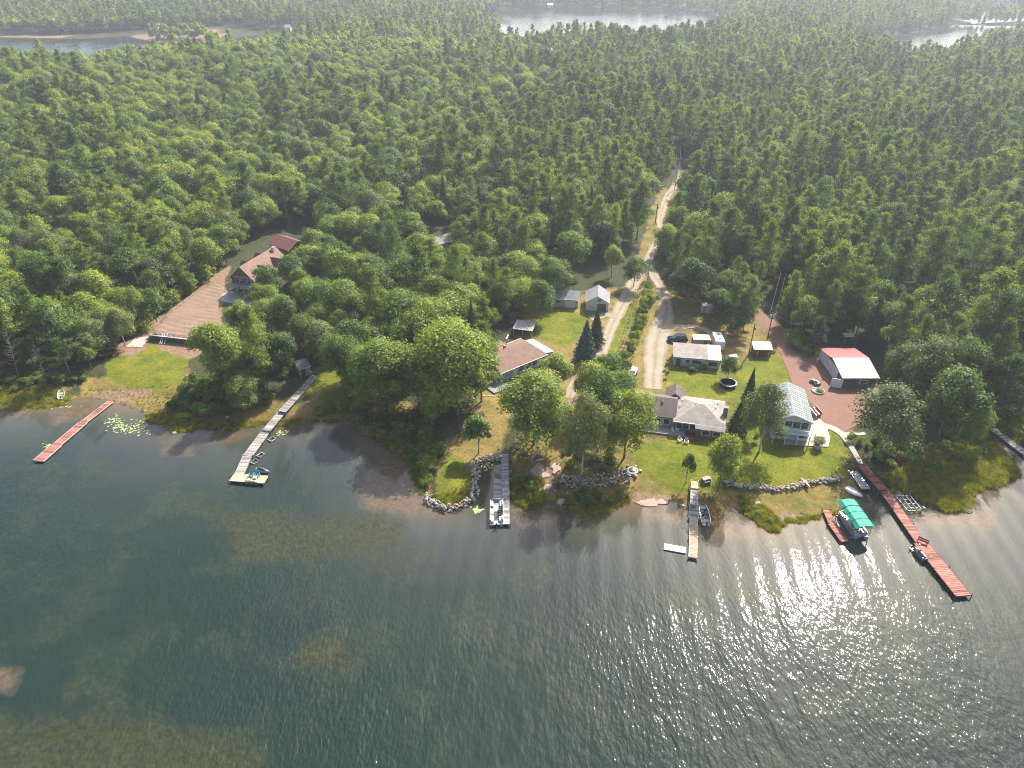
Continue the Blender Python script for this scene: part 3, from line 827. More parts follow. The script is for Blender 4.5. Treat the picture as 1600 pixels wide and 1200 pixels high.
# thin the wood a little
clump = np.sin(T[:, 0] * .19 + 2 * np.sin(T[:, 1] * .05)) * np.sin(T[:, 1] * .16 + 1.5 * np.sin(T[:, 0] * .06))
kp = rng.random(len(T)) < np.where(T[:, 1] < 420, .90, .92) + .14 * clump
ZN = [(130, 'above the marshy western shore'), (260, 'behind the red plank dock'), (400, 'beside the cleared dirt lot'), (520, 'around the brown two-storey house'), (650, 'above the zigzag dock'), (780, 'behind the huge maple'), (900, 'above the open lean-to'),
      (1010, 'behind the white garage'), (1100, 'beside the gravel road'), (1210, 'above the grey outbuilding'), (1330, 'above the red driveway'), (1460, 'behind the cream-roofed garage'), (9999, 'along the eastern edge')]
ADJ = {'broad': 'rounded green', 'tallbroad': 'slender green', 'maple': 'bright yellow-green', 'grey': 'olive grey-green', 'pine': 'layered dark green', 'sparsepine': 'sparse open-topped', 'spruce': 'narrow dark conical'}
order = np.argsort(dpt)
cnt = {'broadleaf_tree': 0, 'pine_tree': 0, 'spruce_tree': 0}
LIM = {'broadleaf_tree': 262, 'pine_tree': 262, 'spruce_tree': 60}
single = np.zeros(len(T), bool)
for i in order:
    if not (kp[i] and infr[i]): continue
    nm = NAMES[str(kind[i])][0]
    if cnt[nm] >= LIM[nm]: continue
    cnt[nm] += 1; single[i] = True
    k = str(kind[i])
    zone = next(z for lim, z in ZN if TX[i] < lim)
    ed = edge[i]
    band = 'forest-edge' if ed < 7 else 'front-row' if TY[i] > 500 else 'second-row' if TY[i] > 430 else 'inner-wood' if TY[i] > 370 else 'deep-wood'
    sz = 'very tall' if hh[i] > (18 if isP[i] else 14) else 'tall' if hh[i] > (16 if isP[i] else 12.5) else 'short' if hh[i] < (12 if isP[i] else 9.5) else 'middling'
    lab = ' '.join((sz, ADJ[k], band, NAMES[k][1].split()[0], zone))
    tree(k, (T[i, 0], T[i, 1], TZ[i]), float(hh[i]), float(ww[i]), lab, 'trees: ' + lab)
# the rest of the wood: one mass, instanced points
src = bpy.data.collections.new('tree_kinds')
far_src = bpy.data.collections.new('far_tree_kinds')
KI = {}
def src_obj(coll, tag_, me):
    o = bpy.data.objects.new('k%02d_%s' % (len(coll.objects), tag_), me)
    coll.objects.link(o)
    return len(coll.objects) - 1
for k in ('broad', 'tallbroad', 'maple', 'grey', 'pine', 'sparsepine', 'spruce'):
    KI[k] = []
    for crown, _t in PROTO[k]:
        KI[k].append(src_obj(src, k, crown))
FI = {}
def farproto(kind_, fn, n, size, mat, seeds, **kw):
    FI[kind_] = []
    for s in seeds:
        V, Fq = fn(s, n, size, **kw)
        FI[kind_].append(src_obj(far_src, kind_, mesh_np('far_crown', V, Fq, mat)))
farproto('broad', crown_broad, 1100, .046, M['leaf'], [101, 102, 103], lobes=18)
farproto('tallbroad', crown_broad, 1100, .046, M['leaf'], [104], lobes=18)
farproto('maple', crown_broad, 1100, .046, M['leaf_bright'], [105], lobes=18)
farproto('grey', crown_broad, 1100, .044, M['leaf_grey'], [106], lobes=18)
farproto('pine', crown_pine, 900, .05, M['pine'], [107, 108, 109])
farproto('sparsepine', crown_pine, 700, .045, M['pine'], [110], z0=.35)
farproto('spruce', crown_spruce, 900, .06, M['spruce'], [111])
def scatter(name, pos, scl, rotz, idx, coll, label, cat):
    me = bpy.data.meshes.new(name)
    me.vertices.add(len(pos)); me.vertices.foreach_set('co', np.asarray(pos, np.float32).ravel())
    a = me.attributes.new('scl', 'FLOAT_VECTOR', 'POINT'); a.data.foreach_set('vector', np.asarray(scl, np.float32).ravel())
    a = me.attributes.new('rot', 'FLOAT_VECTOR', 'POINT'); a.data.foreach_set('vector', np.asarray(np.column_stack([np.zeros((len(pos), 2)), rotz]), np.float32).ravel())
    a = me.attributes.new('idx', 'INT', 'POINT'); a.data.foreach_set('value', np.asarray(idx, np.int32))
    o = link(name, me)
    g = bpy.data.node_groups.new(name, 'GeometryNodeTree')
    g.interface.new_socket('Geometry', in_out='INPUT', socket_type='NodeSocketGeometry')
    g.interface.new_socket('Geometry', in_out='OUTPUT', socket_type='NodeSocketGeometry')
    gi, go = g.nodes.new('NodeGroupInput'), g.nodes.new('NodeGroupOutput')
    ip = g.nodes.new('GeometryNodeInstanceOnPoints')
    ci = g.nodes.new('GeometryNodeCollectionInfo')
    ci.inputs['Collection'].default_value = coll
    ci.inputs['Separate Children'].default_value = True
    ci.inputs['Reset Children'].default_value = True
    def na_(nm, t):
        n = g.nodes.new('GeometryNodeInputNamedAttribute'); n.data_type = t; n.inputs['Name'].default_value = nm
        return next(s for s in n.outputs if s.enabled)
    ip.inputs['Pick Instance'].default_value = True
    g.links.new(gi.outputs[0], ip.inputs['Points']); g.links.new(ci.outputs[0], ip.inputs['Instance'])
    g.links.new(na_('idx', 'INT'), ip.inputs['Instance Index'])
    e2r = g.nodes.new('FunctionNodeEulerToRotation')
    g.links.new(na_('rot', 'FLOAT_VECTOR'), e2r.inputs[0])
    g.links.new(e2r.outputs[0], ip.inputs['Rotation']); g.links.new(na_('scl', 'FLOAT_VECTOR'), ip.inputs['Scale'])
    g.links.new(ip.outputs[0], go.inputs[0])
    md_ = o.modifiers.new('scatter', 'NODES'); md_.node_group = g
    return tag(o, label, cat, None, 'stuff')
rest = kp & ~single
near_m = rest & (T[:, 1] < 520)
far_m = rest & ~near_m
def pick(tab, ks): return np.array([tab[str(k)][random.randrange(len(tab[str(k)]))] for k in ks])
for nm, sel, coll, tab, lab in (('forest', near_m, src, KI, 'dense mixed pine and broadleaf forest behind the cottages'), ('distant_forest', far_m, far_src, FI, 'hazy forest stretching away around the far lakes')):
    ii = np.where(sel)[0]
    scatter(nm, np.column_stack([T[ii], TZ[ii]]), np.column_stack([ww[ii], ww[ii], hh[ii]]), rng.uniform(0, 6.28, len(ii)), pick(tab, kind[ii]), coll, lab, 'forest')
    print(nm, len(ii))
print('single', cnt)

# undergrowth along the edges of the wood
def rand_in(poly_px, n, z=1.0):
    pl = PL(poly_px, z)
    lo, hi = pl.min(0), pl.max(0)
    out = []
    while len(out) < n:
        q = rng.uniform(lo, hi, (n * 3, 2)); q = q[sdist(q, pl) > 0]
        out += list(q)
    return np.array(out[:n])
tuft = []
tcol = bpy.data.collections.new('tuft_kinds')
for s in range(3):
    g = np.random.default_rng(200 + s); k = 60
    a = g.uniform(0, 6.28, k); r = g.uniform(0, .45, k); hgt_ = g.uniform(.35, 1.0, k); le = g.normal(size=(k, 2)) * .28
    bx, by = r * np.cos(a), r * np.sin(a); w_ = .035
    V = np.stack([np.stack([bx - w_ * np.sin(a), by + w_ * np.cos(a), np.zeros(k)], 1), np.stack([bx + w_ * np.sin(a), by - w_ * np.cos(a), np.zeros(k)], 1), np.stack([bx + le[:, 0], by + le[:, 1], hgt_], 1)], 1).reshape(-1, 3)
    src_obj(tcol, 'tuft', mesh_np('tuft', V, np.arange(3 * k).reshape(-1, 3), M['marsh'], 3))
tp, tss = [], []
for q, n, hs in ((MARSH[0], 900, .6), (MARSH[1], 1500, .55), (MARSH[2], 500, .6), (MARSH[3], 450, .5), (MARSH[4], 3600, .9), (MARSH[5], 900, 1.1), (MARSH[6], 700, .6), (MARSH[7], 700, .6), (MARSH[8], 500, .5),
                 ([(120, 605), (290, 600), (290, 650), (190, 640), (120, 628)], 260, .3), ([(985, 470), (1004, 470), (985, 600), (952, 600), (965, 550)], 200, .4), ([(560, 640), (670, 650), (660, 760), (590, 700)], 600, .7),
                 ([(675, 768), (738, 762), (738, 782), (700, 792), (676, 786)], 260, .45)):
    pz = rand_in(q, n); zz = heights(pz); ok = zz > -.12
    pz, zz = pz[ok], zz[ok]
    tp.append(np.column_stack([pz, zz])); s_ = rng.uniform(.6, 1.3, len(pz)) * hs
    tss.append(np.column_stack([s_ * 1.3, s_ * 1.3, s_]))
tp, tss = np.vstack(tp), np.vstack(tss)
scatter('marsh_grass', tp, tss, rng.uniform(0, 6.28, len(tp)), rng.integers(0, 3, len(tp)), tcol, 'tufts of yellow-green marsh grass along the shoreline', 'grass')

# ------------------------------------------------------------------ buildings
def T_(p): return Vector((p[0], p[1]))
class House:
    """box of walls with a roof, placed by its front eave corners A, B and a rear right eave corner (or a depth)"""
    def __init__(s, name, label, cat, A, B, C=None, eave=2.6, z0=None, depth=None, over=.35):
        g0 = G((A[0] + B[0]) / 2, (A[1] + B[1]) / 2)
        z0 = g0.z if z0 is None else z0
        a, b = W(A[0], A[1], z0 + eave), W(B[0], B[1], z0 + eave)
        ex = T_(b - a).normalized(); ey = Vector((-ex.y, ex.x))
        w = T_(b - a).length
        if C is not None: depth = max(2, (T_(W(C[0], C[1], z0 + eave) - a)).dot(ey))
        mid = (T_(a) + T_(b)) / 2 + ey * depth / 2
        s.w, s.d, s.e, s.o = w - 2 * over, depth - 2 * over, eave, over
        s.root = thing(name, label, cat, (mid.x, mid.y, z0), math.atan2(ex.y, ex.x))
    def walls(s, mat, ridge=None, along='x', base=None):
        w, d, e = s.w / 2, s.d / 2, s.e
        t = .12
        if ridge is None:
            MB().box((0, 0, e / 2 - .15), (2 * w, 2 * d, e + .3)).build('wall', mat, s.root)
        elif along == 'x':
            MB().extr([(-w, -d, -.3), (-w, d, -.3), (-w, d, e - t), (-w, 0, ridge - t), (-w, -d, e - t)], (2 * w, 0, 0)).build('wall', mat, s.root)
        else:
            MB().extr([(-w, -d, -.3), (w, -d, -.3), (w, -d, e - t), (0, -d, ridge - t), (-w, -d, e - t)], (0, 2 * d, 0)).build('wall', mat, s.root)
    def gable(s, mat, ridge, along='x', t=.16, trim=None):
        w, d, e, o = s.w / 2, s.d / 2, s.e, s.o
        if along == 'x':
            k = (ridge - e) / d; lo = e - k * o
            r = MB().extr([(-w - o, -d - o, lo), (-w - o, -d - o, lo + t), (-w - o, 0, ridge + t), (-w - o, d + o, lo + t), (-w - o, d + o, lo), (-w - o, 0, ridge)], (2 * w + 2 * o, 0, 0)).build('roof', mat, s.root)
            for sg in (-1, 1): MB().box((0, sg * (d + o + .06), lo + .06), (2 * w + 2 * o, .12, .1)).build('gutter', M['white'], s.root)
            if trim:
                MB().box((0, 0, ridge + t + .02), (2 * w + 2 * o - .1, .32, .07)).build('ridge_cap', M['dark'], s.root)
                for sg in (-1, 1):
                    MB().extr([(0, -d - o, lo - .02), (0, -d - o, lo + t + .03), (0, 0, ridge + t + .03), (0, d + o, lo + t + .03), (0, d + o, lo - .02), (0, 0, ridge - .02)], (.1 * sg, 0, 0)).build('bargeboard', trim, s.root, loc=(sg * (w + o), 0, 0))
        else:
            k = (ridge - e) / w; lo = e - k * o
            r = MB().extr([(-w - o, -d - o, lo), (0, -d - o, ridge), (w + o, -d - o, lo), (w + o, -d - o, lo + t), (0, -d - o, ridge + t), (-w - o, -d - o, lo + t)], (0, 2 * d + 2 * o, 0)).build('roof', mat, s.root)
            if trim:
                MB().extr([(-w - o, -d - o, lo - .02), (0, -d - o, ridge - .02), (w + o, -d - o, lo - .02), (w + o, -d - o, lo + t + .03), (0, -d - o, ridge + t + .03), (-w - o, -d - o, lo + t + .03)], (0, -.1, 0)).build('bargeboard', trim, s.root)
        return r
    def hip(s, mat, ridge, rl=None, rr=None):
        w, d, e, o = s.w / 2 + s.o, s.d / 2 + s.o, s.e - .1, s.o
        rl = d if rl is None else rl; rr = d if rr is None else rr
        v = [(-w, -d, e), (w, -d, e), (w, d, e), (-w, d, e), (-w + rl, 0, ridge), (w - rr, 0, ridge)]
        v += [(x, y, z - .15) for x, y, z in v[:4]]
        for sg in (-1, 1): MB().box((0, sg * (d + .07), e - .05), (2 * w, .12, .1)).build('gutter', M['white'], s.root)
        return MB().add(v, [(0, 1, 5, 4), (1, 2, 5), (2, 3, 4, 5), (3, 0, 4), (0, 6, 7, 1), (1, 7, 8, 2), (2, 8, 9, 3), (3, 9, 6, 0), (9, 8, 7, 6)]).build('roof', mat, s.root)
    def at(s, face, u, z, off=0.0):
        w, d = s.w / 2, s.d / 2
        return {'f': ((u, -d - off, z), 0), 'b': ((u, d + off, z), math.pi), 'r': ((w + off, u, z), math.pi / 2), 'l': ((-w - off, u, z), -math.pi / 2)}[face]
    def window(s, face, u, z, w=1.1, h=1.0, fm=None, gm_=None, name='window', off=.0):
        (x, y, zz), rz = s.at(face, u, z, .03 + off)
        f = MB().box((0, 0, 0), (w + .22, .09, h + .22)).build(name, fm or M['white'], s.root, loc=(x, y, zz), rz=rz)
        MB().box((0, -.05, 0), (w, .03, h)).build('pane', gm_ or M['glass'], f)
        return f
    def door(s, face, u, w=.95, h=2.05, mat=None, name='door'):
        (x, y, zz), rz = s.at(face, u, h / 2, .03)
        f = MB().box((0, 0, 0), (w, .08, h)).build(name, mat or M['white'], s.root, loc=(x, y, zz), rz=rz)
        if w < 1.5: MB().box((w * .36, -.06, -.05), (.12, .06, .05)).build('handle', M['dark'], f)
        return f
    def part(s, mb, name, mat, **k): return mb.build(name, mat, s.root, **k)

# brown-roofed two-storey house above the dirt plot
h = House('house', 'two-storey house with steep terracotta roof and dormers above the dirt plot', 'house', (357, 434), (400, 441), (433, 404), 4.4, 2.6, over=.45)
h.walls(M['brownsiding'], 8.0, 'y'); h.gable(M['terracotta'], 8.0, 'y', .18, M['tanwood'])
print('house1', h.w, h.d)
for u, w_ in ((-1.9, 1.0), (0, 1.7), (1.9, 1.0)): h.window('f', u, 4.1, w_, 1.7)
h.window('f', -1.6, 1.3, 1.6, 1.5); h.window('f', 1.8, 1.2, 1.7, 2.0); h.window('r', -4, 1.5, 1.2, 1.1); h.window('r', 2, 1.5, 1.2, 1.1)
h.part(MB().box((0, -h.d / 2 - 1.1, 2.75), (h.w + .6, 2.2, .16)), 'balcony', M['greywood'])
for i in range(13): h.part(MB().box((-h.w / 2 - .2 + i * (h.w + .4) / 12, -h.d / 2 - 2.15, 3.3), (.05, .05, .95)), 'baluster', M['tanwood'])
h.part(MB().box((0, -h.d / 2 - 2.15, 3.8), (h.w + .6, .1, .08)), 'handrail', M['tanwood'])
for u in (-h.w / 2, -1.2, 1.2, h.w / 2): h.part(MB().box((u, -h.d / 2 - 2.0, 1.2), (.18, .18, 3.0)), 'post', M['tanwood'])
h.part(MB().box((.3, -h.d / 2 - 3.0, -.02), (h.w + 5, 6.0, .3)), 'terrace', M['concrete'])
for sg, ys_ in ((1, (-2.6, 3.2)), (-1, (-1.5, 4.5))):
    for y_ in ys_:
        w_ = h.w / 2
        dm = h.part(MB().extr([(sg * (w_ + .2), y_ - 2.1, 4.5), (sg * (w_ + .2), y_ + 2.1, 4.5), (sg * (w_ + .2), y_, 6.5)], (-sg * (w_ - .6), 0, 0)), 'dormer', M['brownsiding'])
        t_ = .14
        MB().extr([(sg * (w_ + .5), y_ - 2.4, 4.35), (sg * (w_ + .5), y_, 6.75), (sg * (w_ + .5), y_ + 2.4, 4.35), (sg * (w_ + .5), y_ + 2.4, 4.35 + t_), (sg * (w_ + .5), y_, 6.75 + t_), (sg * (w_ + .5), y_ - 2.4, 4.35 + t_)], (-sg * (w_ + .3), 0, 0)).build('dormer_roof', M['darkred'], dm)
        wf = MB().box((sg * (w_ + .25), y_, 5.1), (.08, 1.2, .9)).build('window', M['white'], dm)
h.part(MB().box((.8, h.d / 2 - 1.5, 7.8), (.7, .7, 1.8)), 'chimney', M['stone'])
# its garage
h = House('garage', 'small garage with dark red gable roof and pale door behind the two-storey house', 'garage', (450, 392), (482, 380), None, 2.6, 3.0, 9.5, .4)
h.walls(M['brownsiding'], 4.4, 'y'); h.gable(M['darkred'], 4.4, 'y', .16, M['tanwood'])
h.door('f', .4, h.w * .62, 2.2, M['cream'], 'garage_door')
h.window('l', 0, 1.5, 1.2, .9)
tag(MB().lathe([(0.05, .35), (1.3, .45), (1.35, .3), (.2, 0)], 14).build('patio_umbrella', M['white'], None, loc=tuple(G(430, 402) + Vector((0, 0, 2.2)))), 'white garden umbrella between the two-storey house and its garage', 'umbrella')
# cabin among the trees
h = House('cabin', 'grey-roofed cabin alone among the trees above the terracotta-roofed cottage', 'cabin', (662, 374), (680, 384), None, 2.6, None, 8.5, .4)
h.walls(M['brownsiding'], 4.0, 'y'); h.gable(M['greyroof'], 4.0, 'y'); h.door('f', 0); h.window('f', -1.4, 1.5); h.window('r', 0, 1.5)
# boathouse by zigzag dock
h = House('boathouse', 'small weathered grey boathouse above the zigzag dock', 'boathouse', (466, 578), (486, 572), None, 2.2, None, 4.2, .25)
h.walls(M['greywood'], 3.0, 'x'); h.gable(M['greyroof'], 3.0, 'x'); h.door('f', -.4, .9, 1.9, M['dark'])
for i in range(5): h.part(MB().box((.9, -h.d / 2 - .4 - i * .35, 1.0 - i * .2), (1.1, .33, .06)), 'step', M['greywood'])
# terracotta cottage
h = House('cottage', 'cottage with wide terracotta hip roof between the big maples and the grass', 'house', (781, 584), (856, 553), None, 2.7, None, 9.6, .5)
print('cottage', h.w, h.d)
h.walls(M['bluesiding']); h.hip(M['terracotta'], 5.0, .6, h.d * .32)
for u in (-.5, 1.6, 3.4): h.window('f', u, 1.5, 1.3, 1.3)
h.window('r', 0, 1.5, 1.2, 1.1); h.door('f', -2.4, 1.0, 2.1)
h.part(MB().slab([(-h.w / 2 - 3.6, -h.d / 2 + .4, 2.5), (-h.w / 2 - .1, -h.d / 2 + .4, 2.75), (-h.w / 2 - .1, h.d / 2, 2.75), (-h.w / 2 - 3.6, h.d / 2, 2.5)], .14), 'porch_roof', M['terracotta'])
for x_ in (-3.4, -1.8): h.part(MB().box((-h.w / 2 + x_, -h.d / 2 + .6, 1.2), (.14, .14, 2.4)), 'post', M['white'])
h.part(MB().box((-h.w / 2 - 1.7, -h.d / 2 - 1.2, .15), (4.4, 3.6, .3)), 'deck', M['coolroof'])
h.part(MB().slab([(-h.w * .28, h.d / 2 + .3, 2.85), (h.w * .2, h.d / 2 + .3, 2.85), (h.w * .2, h.d / 2 + 3.3, 2.4), (-h.w * .28, h.d / 2 + 3.3, 2.4)], .16), 'rear_roof', M['terracotta'], label='paler lean-to roof behind the main roof')
h.part(MB().box((-h.w * .04, h.d / 2 + 1.5, 1.1), (h.w * .44, 2.8, 2.4)), 'rear_wall', M['bluesiding'])
h.part(MB().slab([(h.w / 2 + .4, -h.d / 2, 2.75), (h.w / 2 + 2.9, -h.d / 2, 2.3), (h.w / 2 + 2.9, h.d / 2 - 1, 2.3), (h.w / 2 + .4, h.d / 2 - 1, 2.75)], .12), 'side_roof', M['palesiding'], label='pale lean-to roof on the side by the spruces')
h.part(MB().box((h.w / 2 + 1.35, -.5, 1.05), (2.6, h.d - 1.4, 2.3)), 'side_wall', M['whitesiding'])
h.part(MB().box((-1.2, .8, 4.9), (.5, .5, .9)), 'chimney', M['greymetal'])
# open lean-to
h = House('lean_to', 'low open lean-to with weathered striped roof at the wood edge', 'shed', (801, 513), (832, 517), None, 2.0, None, 3.8, .2)
h.part(MB().slab([(-h.w / 2 - .2, -h.d / 2 - .2, 1.9), (h.w / 2 + .2, -h.d / 2 - .2, 1.9), (h.w / 2 + .2, h.d / 2 + .2, 2.5), (-h.w / 2 - .2, h.d / 2 + .2, 2.5)], .08), 'roof', M['greymetal'])
for i in range(9): h.part(MB().box((-h.w / 2 + (i + .5) * h.w / 9, 0, 2.24), (.12, h.d + .4, .07), 0, 0, math.atan2(.6, h.d + .4)), 'roof_rib', M['greywood'])
for x_ in (-h.w / 2, 0, h.w / 2): h.part(MB().box((x_, -h.d / 2, .9), (.14, .14, 1.9)), 'post', M['greywood'])
h.part(MB().box((0, h.d / 2, 1.1), (h.w, .1, 2.3)), 'wall', M['brownsiding'])
# grey roofed shed
h = House('shed', 'pale shed with cool grey roof and white double door beside the white garage', 'shed', (859, 466), (905, 469), None, 2.5, None, 5.6, .3)
h.walls(M['palesiding'], 3.7, 'x'); h.gable(M['coolroof'], 3.7, 'x', .14)
h.window('f', -h.w * .22, 1.6, 1.2, .6); h.door('f', h.w * .2, 2.6, 2.0, M['white'], 'double_door')
# white garage
h = House('garage', 'white gable garage with dark panel for its open doorway beside the gravel road', 'garage', (914, 472), (953, 474), None, 2.5, None, 7.0, .3)
h.walls(M['whitesiding'], 4.3, 'y'); h.gable(M['coolroof'], 4.3, 'y', .14, M['white'])
h.door('f', h.w * .2, 2.3, 2.1, M['dark'], 'doorway_shade_panel'); h.window('f', .5, 3.1, .8, .6, None, None); h.window('l', 0, 1.5, 1.0, .7)  # closed dark panel: the shade inside the doorway is put into its colour
# long outbuilding
h = House('outbuilding', 'long low outbuilding with weathered grey roof and a paler metal end bay', 'outbuilding', (1052, 558), (1128, 564), (1127, 545), 2.3, None, None, .25)
print('outb', h.w, h.d)
h.walls(M['palesiding'])
w_, d_ = h.w / 2 + .25, h.d / 2 + .25
xs_ = w_ * .42
h.part(MB().slab([(-w_, -d_, 2.35), (xs_, -d_, 2.35), (xs_, d_, 3.1), (-w_, d_, 3.1)], .16), 'roof', M['greyroof'])
h.part(MB().slab([(xs_ + .02, -d_ - .1, 2.40), (w_, -d_ - .1, 2.40), (w_, d_, 3.14), (xs_ + .02, d_, 3.14)], .14), 'metal_roof', M['creammetal'])
for i in range(6): h.part(MB().box((xs_ + .2 + i * (w_ - xs_) / 6, 0, 2.82), (.06, 2 * d_, .05), 0, 0, math.atan2(.75, 2 * d_)), 'roof_seam', M['greymetal'])
h.door('f', -h.w * .40, 1.0, 1.9, M['dark']); h.window('f', 0, 1.4, 2.0, .9); h.window('f', -h.w * .2, 1.4, .9, .7); h.window('f', h.w * .35, 1.2, 2.0, 1.1)
# red shed
h = House('shed', 'dark red garden shed with pale roof edge beside the red driveway', 'shed', (1178, 546), (1208, 547), None, 2.0, None, 3.0, .2)
h.walls(M['redsiding'])
w_, d_ = h.w / 2 + .2, h.d / 2 + .2
h.part(MB().slab([(-w_, -d_, 2.0), (w_, -d_, 2.0), (w_, 0, 2.25), (-w_, 0, 2.25)], .1), 'front_roof', M['redmetal'])
h.part(MB().slab([(-w_, .02, 2.26), (w_, .02, 2.26), (w_, d_, 2.5), (-w_, d_, 2.5)], .1), 'rear_roof', M['cream'])
for x_ in (-h.w * .35, h.w * .3): h.part(MB().box((x_, -h.d / 2 - .9, .9), (.1, .1, 1.9)), 'post', M['tanwood'])
h.door('f', 0, 1.2, 1.8, M['dark'])
# red and cream garage
h = House('garage', 'garage with bright red rear roof slope and rusty cream front slope', 'garage', (1317, 590), (1375, 590), (1352, 543), 2.8, None, None, .35)
print('garage', h.w, h.d)
h.walls(M['brownsiding'], 3.85, 'x')
w_, d_, e_ = h.w / 2 + .4, h.d / 2 + .4, 2.65
h.part(MB().slab([(-w_, -d_, e_), (w_, -d_, e_), (w_, 0, 3.95), (-w_, 0, 3.95)], .12), 'front_roof', M['creammetal'], label='rusty cream metal roof slope')
h.part(MB().slab([(-w_ - .3, .03, 3.99), (w_ - .1, .03, 3.99), (w_ - .1, d_, e_), (-w_ - .3, d_, e_)], .12), 'rear_roof', M['redmetal'], label='bright red metal roof slope')
rx_ = math.atan2(3.95 - e_, d_)
for i in range(17): h.part(MB().box((-w_ + .25 + i * (2 * w_ - .5) / 16, -d_ / 2, (3.95 + e_) / 2 + .03), (.07, math.hypot(d_, 3.95 - e_), .06), 0, 0, rx_), 'roof_rib', M['creammetal'])
for i in range(15): h.part(MB().box((-w_ + i * (2 * w_ - .5) / 14, d_ / 2, (3.95 + e_) / 2 + .05), (.06, math.hypot(d_, 3.95 - e_), .05), 0, 0, -rx_), 'roof_rib', M['redmetal'])
h.door('l', -1.4, 2.8, 2.3, M['white'], 'garage_door'); h.door('l', 1.9, 2.6, 2.3, M['dark'], 'doorway_shade_panel')  # second one is a solid slab, coloured dark for the unlit opening
h.part(MB().box((-h.w / 2 - 1.2, -h.d / 2 - .1, 1.15), (.08, 2.3, 2.3), R(70)), 'barn_door', M['white'])
h.window('f', 1.0, 1.5, 1.6, .8)
h.part(MB().box((-h.w / 2 - .15, h.d * .1, 1.4), (.12, h.d * .8, 2.9)), 'side_boarding', M['whitesiding'])
# solar roofed house
h = House('house', 'two-storey white house with grey-green metal roof in pale strips facing the lake', 'house', (1209, 655), (1272, 662), (1249, 608), 4.6, None, None, .3)
print('solar', h.w, h.d)
h.walls(M['whitesiding'], 5.9, 'y')
w_, d_ = h.w / 2 + .3, h.d / 2 + .3
sl = [h.part(MB().slab([(0.02, -d_, 5.98), (w_, -d_, 4.55), (w_, d_, 4.55), (0.02, d_, 5.98)], .14), 'right_roof', M['greymetal']), h.part(MB().slab([(-w_, -d_, 4.55), (-.02, -d_, 5.98), (-.02, d_, 5.98), (-w_, d_, 4.55)], .14), 'left_roof', M['greymetal'])]
m_panel = m_rough('panel_strip', (.15, .19, .19), .3, .8, .55, 0, 0)
ryp = math.atan2(5.98 - 4.55, w_)
n_ = 15
for sg in (1, -1):
    for i in range(n_):
        for j in range(2):
            h.part(MB().box((sg * w_ * (.27 + .5 * j), -d_ + (i + .5) * 2 * d_ / n_, 5.98 - (5.98 - 4.55) * (.27 + .5 * j) + .05), (w_ * .44, 2 * d_ / n_ * .55, .05), 0, sg * ryp), 'roof_panel', M['paleconc'] if (i + j) % 2 and sg > 0 and i < 0 else m_panel if i % 3 else M['greymetal'])
            h.part(MB().box((sg * w_ * (.27 + .5 * j), -d_ + (i + 1) * 2 * d_ / n_ - .1, 5.98 - (5.98 - 4.55) * (.27 + .5 * j) + .06), (w_ * .46, .16, .06), 0, sg * ryp), 'roof_strip', M['concrete'])
h.part(MB().box((w_ * .52, 0, 5.98 - 1.43 * .52 + .08), (.12, 2 * d_, .06), 0, ryp), 'walkway', M['cream'])
for u in (-.33, -.11, .11, .33): h.window('f', u * h.w, 3.7, h.w * .19, 1.4)
for u, w2 in ((-.36, .9), (-.22, .7), (.32, .9), (.42, .6)): h.window('f', u * h.w, 1.3, w2, 1.1)
h.door('f', -.06 * h.w, 1.6, 2.1, M['bluesiding'], 'glazed_door'); h.door('f', .12 * h.w, 1.3, 2.1, M['bluesiding'], 'glazed_door')
h.part(MB().box((0, -h.d / 2 - .9, 2.55), (h.w, 1.8, .14)), 'balcony', M['white'])
for i in range(9): h.part(MB().box((-h.w / 2 + i * h.w / 8, -h.d / 2 - 1.75, 3.1), (.06, .06, 1.0)), 'baluster', M['white'])
h.part(MB().box((0, -h.d / 2 - 1.75, 3.62), (h.w, .09, .07)), 'handrail', M['white'])
for i in range(4): h.part(MB().box((-h.w / 2 + .1 + i * (h.w - .2) / 3, -h.d / 2 - 1.7, 1.25), (.14, .14, 2.5)), 'post', M['white'])
# main cottage: two wings
h = House('cottage', 'long low cottage with brown shingled wing and weathered grey hip-roofed wing', 'house', (1052, 657), (1134, 668), (1132, 627), 2.7, None, None, .4)
print('main', h.w, h.d)
h.walls(M['brownsiding']); h.hip(M['greyroof'], 4.3, h.d * .55, h.d * .5)
w_, d_ = h.w / 2 + .4, h.d / 2 + .4
sl_ = (4.3 - 2.6) / d_
h.part(MB().slab([(-w_ * .15, -d_ - 1.1, 2.63 - 1.1 * sl_), (w_ - .05, -d_ - 1.1, 2.63 - 1.1 * sl_), (w_ - .05, -d_ + .9, 2.63 + .9 * sl_), (-w_ * .15, -d_ + .9, 2.63 + .9 * sl_)], .1), 'front_roof', M['greyroof'])
h.part(MB().box((w_ * .42, -d_ - .2, 1.0), (w_ * 1.05, 1.2, 2.3)), 'front_wall', M['brownsiding'])
for x_, y_ in ((-.1, .3), (.35, 1.2), (-.4, .8)): h.part(MB().lathe([(.09, 0), (.09, .5), (.14, .52), (.14, .6)], 8), 'vent_pipe', M['greymetal'], loc=(x_ * h.w, y_, 3.7))
h.part(MB().box((w_ - .15, -.4, 3.3), (.8, .6, 2.4)), 'chimney', M['stone'])
h.part(MB().box((w_ - .15, -.4, 4.55), (.95, .75, .12)), 'chimney_cap', M['dark'])
for u in (-.4, -.27, -.12): h.window('f', u * h.w, 1.4, 1.1, 1.2)
for u in (.15, .38): h.window('f', u * h.w, 1.4, 1.3, 1.0, off=1.2)
lw = 8.3
lx = -h.w / 2 - lw / 2 + .1
